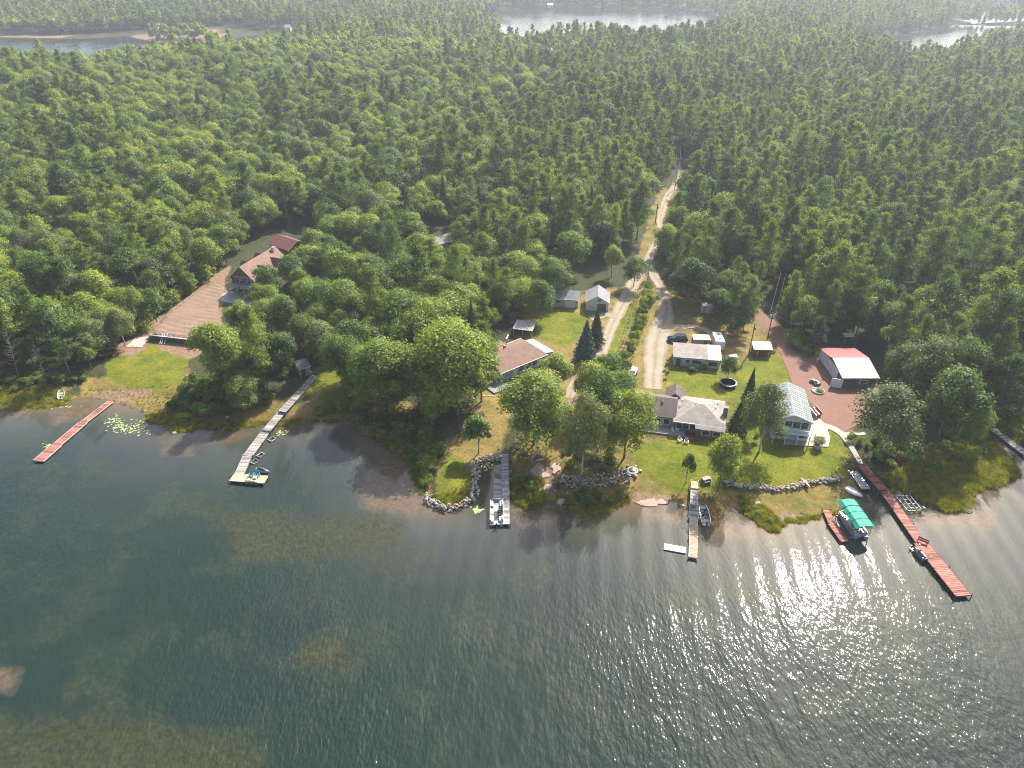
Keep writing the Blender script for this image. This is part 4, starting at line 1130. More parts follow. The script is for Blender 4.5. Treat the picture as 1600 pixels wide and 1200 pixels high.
h.part(MB().extr([(lx - lw / 2, -h.d / 2 + .9, -.3), (lx - lw / 2, h.d / 2 - .1, -.3), (lx - lw / 2, h.d / 2 - .1, 2.5), (lx - lw / 2, .4, 4.25), (lx - lw / 2, -h.d / 2 + .9, 2.5)], (lw, 0, 0)), 'left_wall', M['palesiding'])
yf, yb = -h.d / 2 + .5, h.d / 2 + .2
h.part(MB().extr([(lx - lw / 2 - .3, yf, 2.42), (lx - lw / 2 - .3, yf, 2.58), (lx - lw / 2 - .3, .4, 4.55), (lx - lw / 2 - .3, yb, 2.58), (lx - lw / 2 - .3, yb, 2.42), (lx - lw / 2 - .3, .4, 4.38)], (lw + .3, 0, 0)), 'left_roof', M['brownroof'], label='brown shingled gable roof')
for x_ in (-1.6, 1.2): h.part(MB().box((lx + x_, -.5, 4.3), (.45, .9, .18), 0, 0, .4), 'roof_vent', M['dark'])
gy_ = yb - 1.2
h.part(MB().extr([(lx + 1.6, gy_, 2.4), (lx + 3.6, gy_, 3.9), (lx + 5.6, gy_, 2.4)], (0, 4.2, 0)), 'rear_gable_roof', M['brownroof'])
h.part(MB().box((lx + 3.6, gy_ + 1.9, 1.1), (3.4, 3.6, 2.5)), 'rear_porch_wall', M['palesiding'])
for x_, w2, hh2 in ((-2.6, 1.0, 1.7), (-1.3, .8, 1.2), (.6, 1.1, .9), (2.4, 1.0, 1.2)):
    f_ = h.part(MB().box((0, 0, 0), (w2 + .2, .08, hh2 + .2)), 'window', M['white'], loc=(lx + x_, -h.d / 2 + .86, 1.4)); MB().box((0, -.05, 0), (w2, .03, hh2)).build('pane', M['glass'], f_)
h.part(MB().box((lx + 1, -h.d / 2 - .6, .2), (lw + 2, 2.6, .3)), 'deck', M['greywood'])
h.part(MB().box((-h.w * .22, -h.d / 2 - 1.3, .15), (h.w * .5, 2.4, .25)), 'deck', M['darkredwood'])
for i in range(5): h.part(MB().box((-h.w / 2 + i * h.w * .12, -h.d / 2 - .3, 1.25), (.12, .12, 2.4)), 'post', M['brownsiding'])
MAIN = h
# small white garden shed behind it
h = House('shed', 'small white box shed at the corner of the brown shingled wing', 'shed', (970, 606), (984, 611), None, 2.0, None, 2.4, .1)
h.walls(M['cream']); h.part(MB().slab([(-h.w / 2 - .15, -h.d / 2 - .15, 2.05), (h.w / 2 + .15, -h.d / 2 - .15, 2.05), (h.w / 2 + .15, h.d / 2 + .15, 2.35), (-h.w / 2 - .15, h.d / 2 + .15, 2.35)], .1), 'roof', M['white']); h.door('r', 0, .8, 1.7, M['greymetal'])
# outhouse pair
for i, (x_, y_, l_) in enumerate(((1099, 487, 'narrow white privy beside the pines above the trailers, the nearer the drive'), (1109, 489, 'narrow greenish privy beside the pines above the trailers, the farther from the drive'))):
    p = G(x_, y_); t = thing('privy', l_, 'shed', p)
    MB().box((0, 0, 1.0), (1.15, 1.15, 2.1)).build('wall', M['white'] if i == 0 else M['palesiding'], t); MB().slab([(-.7, -.7, 2.1), (.7, -.7, 2.1), (.7, .7, 2.3), (-.7, .7, 2.3)], .06).build('roof', M['cream'], t)
    MB().box((0, -.6, .95), (.7, .05, 1.8)).build('door', M['greymetal'], t)
# far cottages across the lakes
for i, (x_, y_, w2, mt, rf, l_) in enumerate((
 (238, 42, 16, 'palesiding', 'greyroof', 'far cottage behind the sandy spit, alone above the beach'), (492, 40, 12, 'whitesiding', 'coolroof', 'tiny far white cottage at the western end of the beach row'),
 (448, 46, 10, 'palesiding', 'greyroof', 'tiny far pale cottage with grey roof by the broad sand beach'), (553, 50, 10, 'whitesiding', 'brownroof', 'tiny far cottage with brown roof by the sand beach'),
 (575, 46, 9, 'whitesiding', 'greyroof', 'tiny far white cottage set back in the trees beyond the beach'), (634, 46, 11, 'whitesiding', 'coolroof', 'tiny far white cottage with grey roof near the wooded point'),
 (700, 52, 10, 'palesiding', 'darkred', 'tiny far cottage with red roof on the wooded point'), (860, 11, 9, 'whitesiding', 'coolroof', 'tiny far white lakeside cottage across the middle lake, western one'),
 (1068, 12, 9, 'whitesiding', 'brownroof', 'tiny far white lakeside cottage across the middle lake, eastern one'), (1590, 82, 14, 'whitesiding', 'coolroof', 'far white roofed cottage among the pines at the eastern edge'))):
    h = House('far_cottage', l_, 'cottage', (x_ - w2 / 2, y_ - 3), (x_ + w2 / 2, y_ - 3), None, 3.2, None, 8, .4)
    h.walls(M[mt], 5.2, 'x'); h.gable(M['white'] if mt == 'whitesiding' and i % 2 else M[rf], 5.2, 'x'); h.window('f', -h.w * .2, 1.6, 1.6, 1.2); h.window('f', h.w * .2, 1.6, 1.6, 1.2)

# ------------------------------------------------------------------ docks
def dock(name, label, secs, z, mat, fm, pitch=.3, post=3.2, posth=.9, group=None):
    P0 = W(secs[0][0][0], secs[0][0][1], z)
    root = thing(name, label, 'dock', (P0.x, P0.y, 0), 0, group)
    zb = z
    for si, sct in enumerate(secs):
        z = sct[4] if len(sct) > 4 else zb
        a, b, w = W(*sct[0], z), W(*sct[1], z), sct[2]
        mt = (sct[3] if len(sct) > 3 else None) or mat
        d = b - a; L = d.length; ang = math.atan2(d.y, d.x); d.normalize()
        n = max(2, int(L / pitch)); pt = L / n
        me = MB().box((0, 0, 0), (pt * .86, w, .045)).mesh('plank', mt)
        zz = z + .004 * si
        for i in range(n):
            c = a + d * (i + .5) * pt - P0
            o = link('plank', me, root, (c.x, c.y, zz + random.uniform(-.006, .006)), ang + random.uniform(-.006, .006))
        c = (a + b) / 2 - P0
        MB().box((0, 0, 0), (L - .06, w - .14, .2)).build('frame', fm, root, loc=(c.x, c.y, zz - .125), rz=ang)
        for sg in (-1, 1):
            nv = Vector((-d.y, d.x, 0)) * sg * (w / 2 + .035)
            MB().box((0, 0, 0), (L, .06, .16)).build('edge_board', fm, root, loc=(c.x + nv.x, c.y + nv.y, zz - .04), rz=ang)
        if post:
            k = max(2, int(L / post) + 1)
            pm = MB().lathe([(.065, -2.0), (.065, posth * .3), (.05, posth * .3 + .03)], 7).mesh('post', fm)
            for i in range(k):
                for sg in (-1, 1):
                    q = a + d * (i * L / (k - 1)) + Vector((-d.y, d.x, 0)) * sg * (w / 2 + .11) - P0
                    link('post', pm, root, (q.x, q.y, z))
    return root
dock('red_dock', 'straight red plank dock with cream edges off the cleared lot', [((173, 627), (130, 660), 1.35), ((130, 660), (88, 695.5), 1.75), ((88, 695.5), (60, 720), 2.15)], .42, M['redwood'], M['cream'], .3, 0)
dock('zigzag_dock', 'long weathered grey dock bending to a pale tee end', [((492, 587), (472, 609), 1.5, None, 1.55), ((472, 609), (441, 643), 1.55, None, 1.35), ((441, 643), (416, 673), 1.7, None, .8), ((416, 673), (387, 712), 1.8), ((387, 712), (374, 741), 1.7), ((362, 745.5), (416, 749.5), 2.1, M['palewood'])], .5, M['greywood'], M['greywood'], .3, 3.0)
dock('middle_dock', 'narrow grey plank dock running from the rock-walled slip past the pontoon boat', [((789, 709), (790.5, 819), 1.25)], .55, M['greywood'], M['greywood'], .3, 3.5)
dock('short_dock', 'short wide weathered dock section between the pontoon boat and slip wall', [((778, 748), (778, 784), 1.5)], .45, M['greywood'], M['palewood'], .3, 3.0)
dock('stepped_dock', 'straight dock in grey and tan sections with yellow step', [((1085.5, 752), (1085.5, 763), 1.0, M['palewood'], 1.65), ((1085.3, 763), (1084.6, 788), 1.15, M['greywood'], 1.4), ((1084.6, 788), (1084, 810), 1.6, M['greywood']), ((1084, 810), (1082.5, 871), 1.2, M['tanwood'])], .5, M['greywood'], M['cream'], .3, 4)
dock('small_red_dock', 'short red plank dock beside the green canopied boat lift', [((1291, 797), (1300, 818), 1.1), ((1300, 818), (1320, 846), 1.25)], .45, M['redwood'], M['darkredwood'], .3, 3)
dock('long_red_dock', 'long red dock with dark shore end and wide outer end', [((1346, 726), (1381, 766), 1.5, M['darkredwood'], 1.42), ((1381, 766), (1439, 848), 1.6), ((1439, 848), (1506, 931), 2.4)], .65, M['redwood'], M['darkredwood'], .34, 4)
dock('boardwalk', 'pale grey plank dock past the marshy point beside a yellow bush', [((1552, 670), (1612, 715), 1.7)], .5, M['greywood'], M['dark'], .3, 2.5)
t = thing('swim_raft', 'cream rectangular swim raft floating beside the stepped dock', 'raft', W(1054.5, 857.5, .1), math.atan2(-(W(1071, 860)[1] - W(1038.5, 854)[1]) * -1, W(1071, 860)[0] - W(1038.5, 854)[0]))
MB().box((0, 0, .06), (3.5, 1.35, .16)).build('deck', M['cream'], t)
for x_ in (-1.3, 0, 1.3): MB().box((x_, 0, -.12), (.5, 1.2, .2)).build('float', M['greymetal'], t)
for x_ in (-1.4, -.7, 0, .7, 1.4): MB().box((x_, 0, .147), (.05, 1.3, .012)).build('seam', M['greywood'], t)
# cribs beside the zigzag dock
for i, (x_, y_) in enumerate(((431, 687), (413, 712), (404, 722))):
    p = W(x_ - 6, y_, 0); t = thing('dock_crib', 'rock-filled timber crib beside the zigzag dock, ' + ['nearest the shore', 'middle one', 'nearest the tee end'][i], 'crib', p, R(60), 'cribs beside the zigzag dock')
    for k in range(2):
        for sg in (-1, 1):
            MB().box((0, sg * .5, -.1 + k * .2), (1.5, .16, .14)).build('timber', M['greywood'], t)
            MB().box((sg * .62, 0, -.0 + k * .2), (.16, 1.1, .14)).build('timber', M['greywood'], t)

# ------------------------------------------------------------------ stones
stone_me = []
for s in range(7):
    g = np.random.default_rng(300 + s)
    import bmesh
    bm = bmesh.new(); bmesh.ops.create_icosphere(bm, subdivisions=1, radius=.5)
    for v in bm.verts: v.co *= float(g.uniform(.78, 1.18)); v.co.z *= .72
    me = bpy.data.meshes.new('stone'); bm.to_mesh(me); bm.free(); me.materials.append(M['stone'] if s < 5 else M['pinkrock']); stone_me.append(me)
def rock_wall(label, px, n, size, spread, rows=2, zt=.9, z0=-.1, name='rock_wall', cat='wall'):
    line = [W(x, y, .5) for x, y in px]
    seg = [(line[i + 1] - line[i]).length for i in range(len(line) - 1)]; tot = sum(seg)
    root = thing(name, label, cat, (line[0].x, line[0].y, 0))
    for k in range(n):
        s_ = (k + .5) / n * tot; i = 0
        while i < len(seg) - 1 and s_ > seg[i]: s_ -= seg[i]; i += 1
        p = line[i].lerp(line[i + 1], s_ / seg[i]); d = (line[i + 1] - line[i]).normalized()
        q = p + Vector((-d.y, d.x, 0)) * random.uniform(-spread, spread)
        r_ = k % rows
        z = z0 + (zt - z0) * (r_ + random.uniform(.3, .9)) / rows
        o = link('stone', random.choice(stone_me), root, (q.x - line[0].x, q.y - line[0].y, z))
        s2 = size * random.uniform(.65, 1.35); o.scale = (s2, s2 * random.uniform(.7, 1.1), s2); o.rotation_euler = (random.uniform(-.4, .4), random.uniform(-.4, .4), random.uniform(0, 6.28))
rock_wall('curving boulder wall around the grassy point and boat slip', [(668, 771), (674, 784), (686, 791), (698, 793), (716, 790), (732, 784), (743, 770), (744, 745), (741, 724), (758, 715), (782, 716)], 260, .55, .7, 2, .9)
rock_wall('long heap of grey stones below the tall pines', [(872, 752), (900, 756), (930, 755), (958, 750), (982, 744)], 280, .42, 1.6, 2, 1.3, .5)
rock_wall('low grey stone retaining wall along the foot of the mown lawn', [(1146, 762), (1175, 765), (1210, 768), (1240, 765), (1262, 758), (1290, 755), (1316, 750)], 250, .48, .5, 2, 1.5, .9)
for k, (x_, y_, s_, l_) in enumerate(((273, 677, 1.0, 'pale boulder at the water edge below the alders'), (226, 643, .8, 'small pale boulder at the marsh edge beside the lily pads'), (355, 652, .9, 'boulder in the orange shore grass above the zigzag dock shallows'), (288, 640, .6, 'small boulder below the dark shrubs by the cleared lot'),
   (877, 784, 1.7, 'broad flat pale rock in the water below the stone heap'), (802, 773, .9, 'pale boulder beside the narrow middle dock'), (1510, 799, 1.9, 'dark boulder at the tip of the marshy point'), (1184, 787, 1.0, 'pale boulder in the shore grass near the aluminium boat'), (868, 767, .6, 'small white stone on the bank under the pines'), (1066, 790, .9, 'stone beside the stepped dock'))):
    p = G(x_, y_); o = link('boulder', stone_me[k % 5], None, p + Vector((0, 0, .1))); o.scale = (s_ * 1.2, s_, s_ * .7); o.rotation_euler = (0, 0, k)
    tag(o, l_, 'boulder')
# pink bedrock slabs
for x_, y_, a_, b_, l_ in ((1018, 785, 3.4, 1.1, 'smooth pinkish bedrock slab at the water below the lawn'), (846, 735, 2.4, 2.6, 'broken pink bedrock by the middle dock bank'), (846, 758, 2.2, 1.8, 'pale orange bedrock patch nearer the water'), (870, 730, 1.4, 2.0, 'small pink bedrock shelf under the pines')):
    p = G(x_, y_); v = []; n_ = 14
    prof = [(1, -.3), (.93, .03), (.7, .08), (.4, .10)]
    g = np.random.default_rng(int(x_)); jr = g.uniform(.5, 1.2, n_)
    rings = [[(a_ * r * jr[k] * math.cos(6.283 * k / n_), b_ * r * jr[k] * math.sin(6.283 * k / n_), z + g.uniform(-.05, .05)) for k in range(n_)] for r, z in prof]
    tag(MB().loft(rings).build('bedrock', M['pinkrock'], None, loc=p), l_, 'rock')
# lily pads
mb = MB()
for (x0, y0, sx, sy, n_) in ((176, 656, 14, 10, 30), (190, 668, 18, 10, 60), (212, 668, 22, 14, 70), (745, 797, 9, 6, 46), (437, 676, 8, 5, 20), (446, 675, 5, 4, 14), (72, 697, 12, 5, 16), (760, 727, 8, 8, 30), (100, 633, 22, 6, 30)):
    for k in range(n_):
        p = W(random.gauss(x0, sx * .45), random.gauss(y0, sy * .45), .03 + random.uniform(0, .01)); r_ = random.uniform(.10, .24)
        mb.add([(p.x + r_ * math.cos(t * .9 + k), p.y + r_ * math.sin(t * .9 + k), p.z) for t in range(7)], [tuple(range(7))])
tag(mb.build('lily_pads', M['lily']), 'floating yellow-green lily pads in the shallows', 'lily pads', None, 'stuff')

# ------------------------------------------------------------------ boats
def hull(L, w, h, bow=.5, n=9):
    rings = []
    for i in range(n):
        t = i / (n - 1); x = -L / 2 + L * t
        k = 1 if t < .45 else math.sqrt(max(0, 1 - ((t - .45) / .55) ** 2.2)) * .97 + .03
        kw = w / 2 * k * (.92 + .08 * min(1, t * 4)); hh_ = h * (1 + .35 * max(0, t - .5))
        rings.append([(x, -kw, hh_), (x, -kw * .85, .05 + .2 * h * max(0, t - .6)), (x, 0, -.08 + h * .9 * max(0, t - .8) * 3), (x, kw * .85, .05 + .2 * h * max(0, t - .6)), (x, kw, hh_), (x, kw * .86, hh_ * .98), (x, kw * .7, .14), (x, -kw * .7, .14), (x, -kw * .86, hh_ * .98)])
    return MB().loft(rings)
def motor(root, x, z=.3):
    m_ = MB().loft([[(x - .22 + .5 * abs(k), -.16 + 0, z + .1) for k in (0,)] * 1 + [(x + .18, -.16, z + .1), (x + .18, .16, z + .1), (x - .22, .16, z + .1)], [(x - .15, -.12, z + .62), (x + .12, -.12, z + .62), (x + .12, .12, z + .62), (x - .15, .12, z + .62)]]).build('outboard_motor', M['black'], root)
    MB().box((x, 0, z - .3), (.12, .1, .8)).build('shaft', M['greymetal'], m_)
def face(px_from, px_to): 
    a, b = W(*px_from), W(*px_to); return math.atan2(b.y - a.y, b.x - a.x)
t = thing('aluminium_boat', 'open aluminium fishing boat moored beside the stepped dock', 'boat', W(1100, 806, -.02), face((1103, 818), (1097, 789)))
hull(5.0, 1.75, .62).build('hull', M['alu'], t)
for x_ in (-1.7, -.5, .8): MB().box((x_, 0, .38), (.38, 1.2, .06)).build('bench', M['greymetal'], t)
MB().box((1.6, 0, .5), (1.0, .85, .05)).build('bow_deck', M['greymetal'], t)
for x_, y_ in ((-.4, .3), (.9, -.2)):
    s_ = MB().box((x_, y_, .55), (.42, .42, .1)).build('seat', M['black'], t); MB().box((x_ - .2, y_, .78), (.08, .42, .4)).build('seat_back', M['black'], s_)
MB().box((-.2, -.45, .55), (.4, .45, .4)).build('console', M['black'], t); motor(t, -2.65)
t = thing('rowboat', 'small white rowboat pulled up in the marsh west of the red dock', 'boat', G(96, 618) + Vector((0, 0, .05)), R(115)); t.rotation_euler.x = .12
hull(3.4, 1.4, .45).build('hull', M['cream'], t)
for x_ in (-.9, .3): MB().box((x_, 0, .3), (.3, .95, .05)).build('bench', M['palewood'], t)
MB().box((-1.6, 0, .5), (.2, .25, .4)).build('outboard_motor', M['black'], t)
t = thing('red_rowboat', 'red rowboat lying on the shaded bank beyond the long dock', 'boat', G(1396, 721) + Vector((0, 0, .05)), face((1381, 719), (1413, 723)))
hull(3.9, 1.35, .45).build('hull', M['red'], t)
for x_ in (-.9, .4): MB().box((x_, 0, .3), (.3, .9, .05)).build('bench', M['darkredwood'], t)
t = thing('grey_dinghy', 'upturned pale grey dinghy on the bank beside the boat ramp panel', 'boat', G(1334, 771) + Vector((0, 0, .25)), face((1323, 766), (1345, 778)))
MB().loft([[(x, y * k, z * k2) for y, z in ((-.75, 0), (-.6, .32), (0, .45), (.6, .32), (.75, 0))] for x, k, k2 in ((-1.5, .85, .9), (-.8, 1, 1), (.3, .95, 1), (1.1, .6, .8), (1.6, .12, .4))]).build('hull', M['alu'], t)
MB().box((-.5, 0, .47), (1.8, .1, .06)).build('keel', M['white'], t)
def pontoon(label, px, rz, canopy=False):
    t = thing('pontoon_boat', label, 'boat', W(px[0], px[1], 0), rz)
    L, w = 6.0, 2.3
    for sg in (-1, 1): MB().tube([(-L / 2, sg * .8, .12), (L / 2 - .6, sg * .8, .12), (L / 2 + .15, sg * .8, .32)], [.3, .3, .06], 10).build('pontoon', M['alu'], t)
    MB().box((0, 0, .47), (L, w, .1)).build('deck', M['greymetal'], t)
    for sg in (-1, 1): MB().box((.1, sg * (w / 2 - .03), .82), (L - .7, .05, .6)).build('side_panel', M['alu'], t)
    MB().box((L / 2 - .15, 0, .82), (.05, w * .6, .6)).build('gate', M['alu'], t)
    for x_, y_, a_, b_ in ((1.9, .8, 1.3, .5), (1.9, -.8, 1.3, .5), (-1.9, .75, 1.4, .55), (-1.9, -.75, 1.0, .55), (-.2, .8, 1.2, .5)):
        s_ = MB().box((x_, y_, .72), (a_, b_, .36)).build('bench_seat', M['seat'], t)
        MB().box((x_, y_ + math.copysign(.2, y_), 1.0), (a_, .12, .4)).build('seat_back', M['seat'], s_)
    c_ = MB().loft([[(.2, -.9, .5), (.75, -.9, .5), (.75, -.35, .5), (.2, -.35, .5)], [(.3, -.88, 1.15), (.65, -.88, 1.3), (.65, -.38, 1.3), (.3, -.38, 1.15)]]).build('console', M['black'], t)
    MB().lathe([(.17, 0), (.19, .03), (.17, .05)], 10, (.12, -.62, 1.05)).build('steering_wheel', M['dark'], c_)
    s_ = MB().box((-.45, -.6, .8), (.5, .5, .35)).build('helm_seat', M['seat'], t); MB().box((-.7, -.6, 1.15), (.1, .5, .5)).build('seat_back', M['black'], s_)
    MB().box((-.9, .1, .54), (2.2, .9, .02)).build('mat', M['black'], t)
    motor(t, -L / 2 - .25, .4)
    return t
pontoon('pontoon boat with pale bench seats moored at the narrow middle dock', (776, 804), face((776, 822), (776, 786)))
ang = face((1343, 838), (1321, 806))
pontoon('pontoon boat stored under the green canopy on its lift', (1331, 823), ang)
t = thing('boat_lift', 'boat lift with bright green canvas canopy over a pontoon boat', 'boat lift', W(1331, 823, 0), ang)
for x_ in (-2.6, 2.6):
    for sg in (-1, 1): MB().box((x_, sg * 1.5, .6), (.1, .1, 4.4)).build('post', M['alu'], t)
    MB().box((x_, 0, .15), (.12, 3.1, .12)).build('cross_beam', M['alu'], t)
for sg in (-1, 1): MB().box((0, sg * 1.5, 2.72), (6.4, .08, .08)).build('top_rail', M['alu'], t)
pr_ = [(-1.65, 2.75), (-1.1, 3.25), (0, 3.45), (1.1, 3.25), (1.65, 2.75)]
MB().loft([[(x, y, z + dz_) for y, z in pr_] + [(x, y * .97, z + dz_ - .05) for y, z in reversed(pr_)] for x, dz_ in ((-3.3, -.06), (-1.6, .02), (-1.55, -.03), (0, .02), (1.6, -.03), (1.65, .02), (3.3, -.06))]).build('canopy', M['greencanvas'], t)
for x_ in (-1.58, .1, 1.62): MB().tube([(x_, y, z + .04) for y, z in pr_], .035, 5).build('rib', M['dark'], t)
def jetski(label, p, rz, c1, c2, group=None):
    t = thing('jet_ski', label, 'jet ski', p, rz, group)
    MB().loft([[(x, -k, .25 + u), (x, -k * .7, -.05), (x, k * .7, -.05), (x, k, .25 + u), (x, k * .5, .5 + u), (x, -k * .5, .5 + u)] for x, k, u in ((-1.4, .5, 0), (-.4, .56, 0), (.6, .5, .05), (1.2, .25, .05), (1.5, .05, -.02))]).build('hull', c1, t)
    MB().loft([[(x, -.17, .45), (x, .17, .45), (x, .13, .45 + u), (x, -.13, .45 + u)] for x, u in ((-1.1, .3), (-.4, .38), (.1, .3))]).build('seat', c2, t)
    MB().loft([[(.15, -.25, .5), (.15, .25, .5), (.2, .15, .95), (.2, -.15, .95)], [(.9, -.2, .45), (.9, .2, .45), (.6, .1, .7), (.6, -.1, .7)]]).build('cowl', c2, t)
    MB().tube([(.2, -.4, 1.0), (.2, .4, 1.0)], .03, 5).build('handlebar', M['black'], t)
    return t
jetski('black and cream jet ski floating in front of the tee end', W(394, 756, .02), face((404, 757), (385, 755)), M['black'], M['seat'])
jetski('grey jet ski moored behind the tee end', W(411, 737, .02), face((403, 737), (415, 740)), M['greymetal'], M['dark'])
ang = face((1446, 877), (1427, 856))
jetski('jet ski on its lift beside the wide end of the long red dock', W(1437, 867, .35), ang, M['dark'], M['greymetal'])
t = thing('jet_ski_lift', 'aluminium cradle lift holding a jet ski by the long red dock', 'lift', W(1437, 867, 0), ang)
for sg in (-1, 1):
    MB().box((0, sg * .75, .25), (3.0, .1, .12)).build('side_rail', M['alu'], t)
    MB().box((sg * 1.3, 0, .18), (.1, 1.6, .1)).build('cross_bar', M['alu'], t)
    for x_ in (-1.4, 1.4): MB().box((x_, sg * .75, -.3), (.09, .09, 2.4)).build('post', M['alu'], t)
t = thing('boat_lift', 'empty grey boat lift frame standing in the water by the long red dock', 'boat lift', W(1418, 789, 0), face((1409, 778), (1428, 801)))
for sg in (-1, 1):
    MB().box((0, sg * 1.3, .55), (4.0, .12, .14)).build('side_beam', M['greymetal'], t)
    for x_ in (-1.9, 1.9): MB().box((x_, sg * 1.3, .1), (.1, .1, 2.4)).build('post', M['greymetal'], t)
for x_ in (-1.9, -.9, .2, 1.2, 1.9): MB().box((x_, 0, .45), (.1, 2.5, .1)).build('cross_bar', M['greymetal'], t)
for y_ in (-.45, .45): MB().box((0, y_, .62), (3.6, .16, .1)).build('bunk', M['dark'], t)
MB().lathe([(.3, -.05), (.34, 0), (.3, .05)], 12, (1.9, 1.5, 1.0)).build('winch_wheel', M['dark'], t)
t = thing('ramp_panel', 'flat grey metal dock panel lying on the bank beside the long dock', 'ramp', G(1341, 750) + Vector((0, 0, .25)), face((1328, 732), (1353, 766)))
MB().box((0, 0, 0), (5.6, 1.5, .12)).build('deck', M['greymetal'], t)
for i in range(9): MB().box((-2.5 + i * .62, 0, .075), (.06, 1.46, .03)).build('slat', M['alu'], t)
for sg in (-1, 1): MB().box((0, sg * .75, .04), (5.6, .07, .16)).build('side_rail', M['alu'], t)
# bench on the red dock
t = thing('dock_bench', 'red bench on the long red dock where it widens', 'bench', W(1441, 848, .68), face((1434, 842), (1448, 848)))
MB().box((0, 0, .42), (1.6, .4, .05)).build('seat', M['redwood'], t); MB().box((0, .2, .7), (1.6, .05, .35)).build('backrest', M['redwood'], t)
for x_ in (-.7, .7): MB().box((x_, 0, .2), (.08, .36, .4)).build('leg', M['darkredwood'], t)
# ------------------------------------------------------------------ chairs and garden things
def adirondack(label, p, rz, mat, group=None):
    t = thing('garden_chair', label, 'chair', p, rz, group)
    MB().box((0, 0, .36), (.6, .55, .05), 0, 0, .15).build('seat', mat, t)
    for i in range(5): MB().box((-.24 + i * .12, .32, .72), (.1, .04, .8 - abs(i - 2) * .06), 0, 0, -.35).build('back_slat', mat, t)
    for sg in (-1, 1):
        MB().box((sg * .36, 0, .58), (.14, .7, .04)).build('armrest', mat, t)
        for y_ in (-.28, .28): MB().box((sg * .33, y_, .28), (.08, .08, .56)).build('leg', mat, t)
    return t
adirondack('teal garden chair on the tee end, the one toward the boardwalk', W(394, 743.5, .55), R(-10), M['teal'])
adirondack('teal garden chair on the tee end, beside the grey jet ski', W(403, 744, .55), R(15), M['teal'])
t = thing('cooler', 'white cooler between the two teal chairs', 'cooler', W(399, 748, .55)); MB().box((0, 0, .18), (.6, .4, .36)).build('body', M['white'], t); MB().box((0, 0, .39), (.64, .44, .06)).build('lid', M['cream'], t)
adirondack('cream garden chair on the lawn before the cottage, nearer its dark deck', G(1062, 690), R(20), M['cream'])
adirondack('cream garden chair on the lawn before the cottage, nearer the big maple', G(1072, 693), R(-15), M['cream'])
adirondack('white garden chair in the shade on the deck, beside the post', G(1052, 676), R(30), M['white'])
adirondack('white garden chair in the shade on the deck, facing the lawn', G(1057, 675), R(-20), M['white'])
t = thing('fire_pit', 'round stone fire pit with dark bowl beside the stone heap', 'fire pit', G(988, 737))
MB().lathe([(1.05, -.1), (1.1, .35), (.75, .42), (.7, .2), (.05, .15)], 16).build('ring', M['concrete'], t); MB().lathe([(.5, .3), (.62, .55), (.45, .6), (.1, .65)], 14).build('bowl', M['black'], t)
for k in range(6): MB().box((1.5 * math.cos(k), 1.5 * math.sin(k), .2), (.4, .4, .4), k).build('seat_block', M['stone'], t)
t = thing('round_pool', 'round black-rimmed stock tank pool on the lawn by the grey outbuilding', 'pool', G(1137, 602))
MB().lathe([(1.75, -.1), (1.8, .75), (1.85, .8), (1.55, .82), (1.5, .55), (.1, .5)], 26).build('tub', M['black'], t); MB().lathe([(1.5, .6), (.05, .61)], 24).build('water_surface', M['water_pool'], t)
MB().lathe([(1.86, .78), (1.86, .86), (1.56, .86), (1.56, .78)], 26).build('rim', M['greymetal'], t)
for k in range(8): MB().box((1.82 * math.cos(k * .785), 1.82 * math.sin(k * .785), .35), (.1, .1, .85), k * .785).build('stave', M['greymetal'], t)
t = thing('quad_bike', 'small grey quad bike parked on the red driveway behind the planter', 'quad bike', G(1273, 600), R(115))
MB().loft([[(x, -k, .45), (x, k, .45), (x, k * .8, .45 + u), (x, -k * .8, .45 + u)] for x, k, u in ((-1.0, .45, .3), (-.3, .3, .35), (.4, .3, .4), (1.0, .42, .3))]).build('body', M['greymetal'], t)
MB().box((-.35, 0, .95), (.7, .32, .16)).build('seat', M['black'], t); MB().tube([(.35, -.4, 1.15), (.35, .4, 1.15)], .03, 5).build('handlebar', M['black'], t)
for x_ in (-.75, .75):
    for sg in (-1, 1):
        wh = link('wheel', MB().tube([(0, -.13, 0), (0, .13, 0)], .33, 12).mesh('wheel', M['tyre']), t, (x_, sg * .5, .33)); MB().tube([(0, -.14, 0), (0, .14, 0)], .14, 8).build('rim', M['alu'], wh)
t = thing('round_planter', 'round planter ring with green plants on the red driveway', 'planter', G(1278, 612))
MB().lathe([(1.3, -.05), (1.35, .35), (1.1, .42), (1.05, .25), (.05, .25)], 20).build('ring', M['stone'], t)
pl = link('plants', PROTO['bush'][1][0], t, (0, 0, .2)); pl.scale = (2.2, 2.2, .8)
fb = MB()
for k in range(14): fb.lathe([(.02, -.03), (.09, 0), (.02, .05)], 5, (random.uniform(-.7, .7), random.uniform(-.7, .7), random.uniform(.6, .85)))
tag(fb.build('flowers', M['flower'], t), None, None, None, 'stuff')
t = thing('red_bench', 'long bright red bench beside the solar-roofed house', 'bench', G(1276, 646), R(98))
MB().box((0, 0, .6), (2.6, .55, .1)).build('seat', M['red'], t); MB().box((0, -.3, .85), (2.6, .08, .5)).build('backrest', M['red'], t)
for x_ in (-1.1, 1.1): MB().box((x_, 0, .3), (.1, .5, .6)).build('leg', M['darkredwood'], t)
t = thing('solar_rack', 'dark panel rack leaning beside the white two-storey house', 'solar panels', G(1268, 648), R(98))
for i in range(3):
    for j in range(2): MB().box((-1.1 + i * 1.1, -.45 + j * .9, .8 + j * .45), (1.0, .85, .05), 0, 0, .5).build('panel', M['glass'], t)
MB().box((0, 0, .5), (3.3, .1, 1.0)).build('frame', M['alu'], t)
t = thing('picnic_table', 'pale garden table on the patio beside the big potted shrub', 'table', G(1281, 684), R(-10))
MB().box((0, 0, .75), (1.9, 1.3, .07)).build('tabletop', M['paleconc'], t)
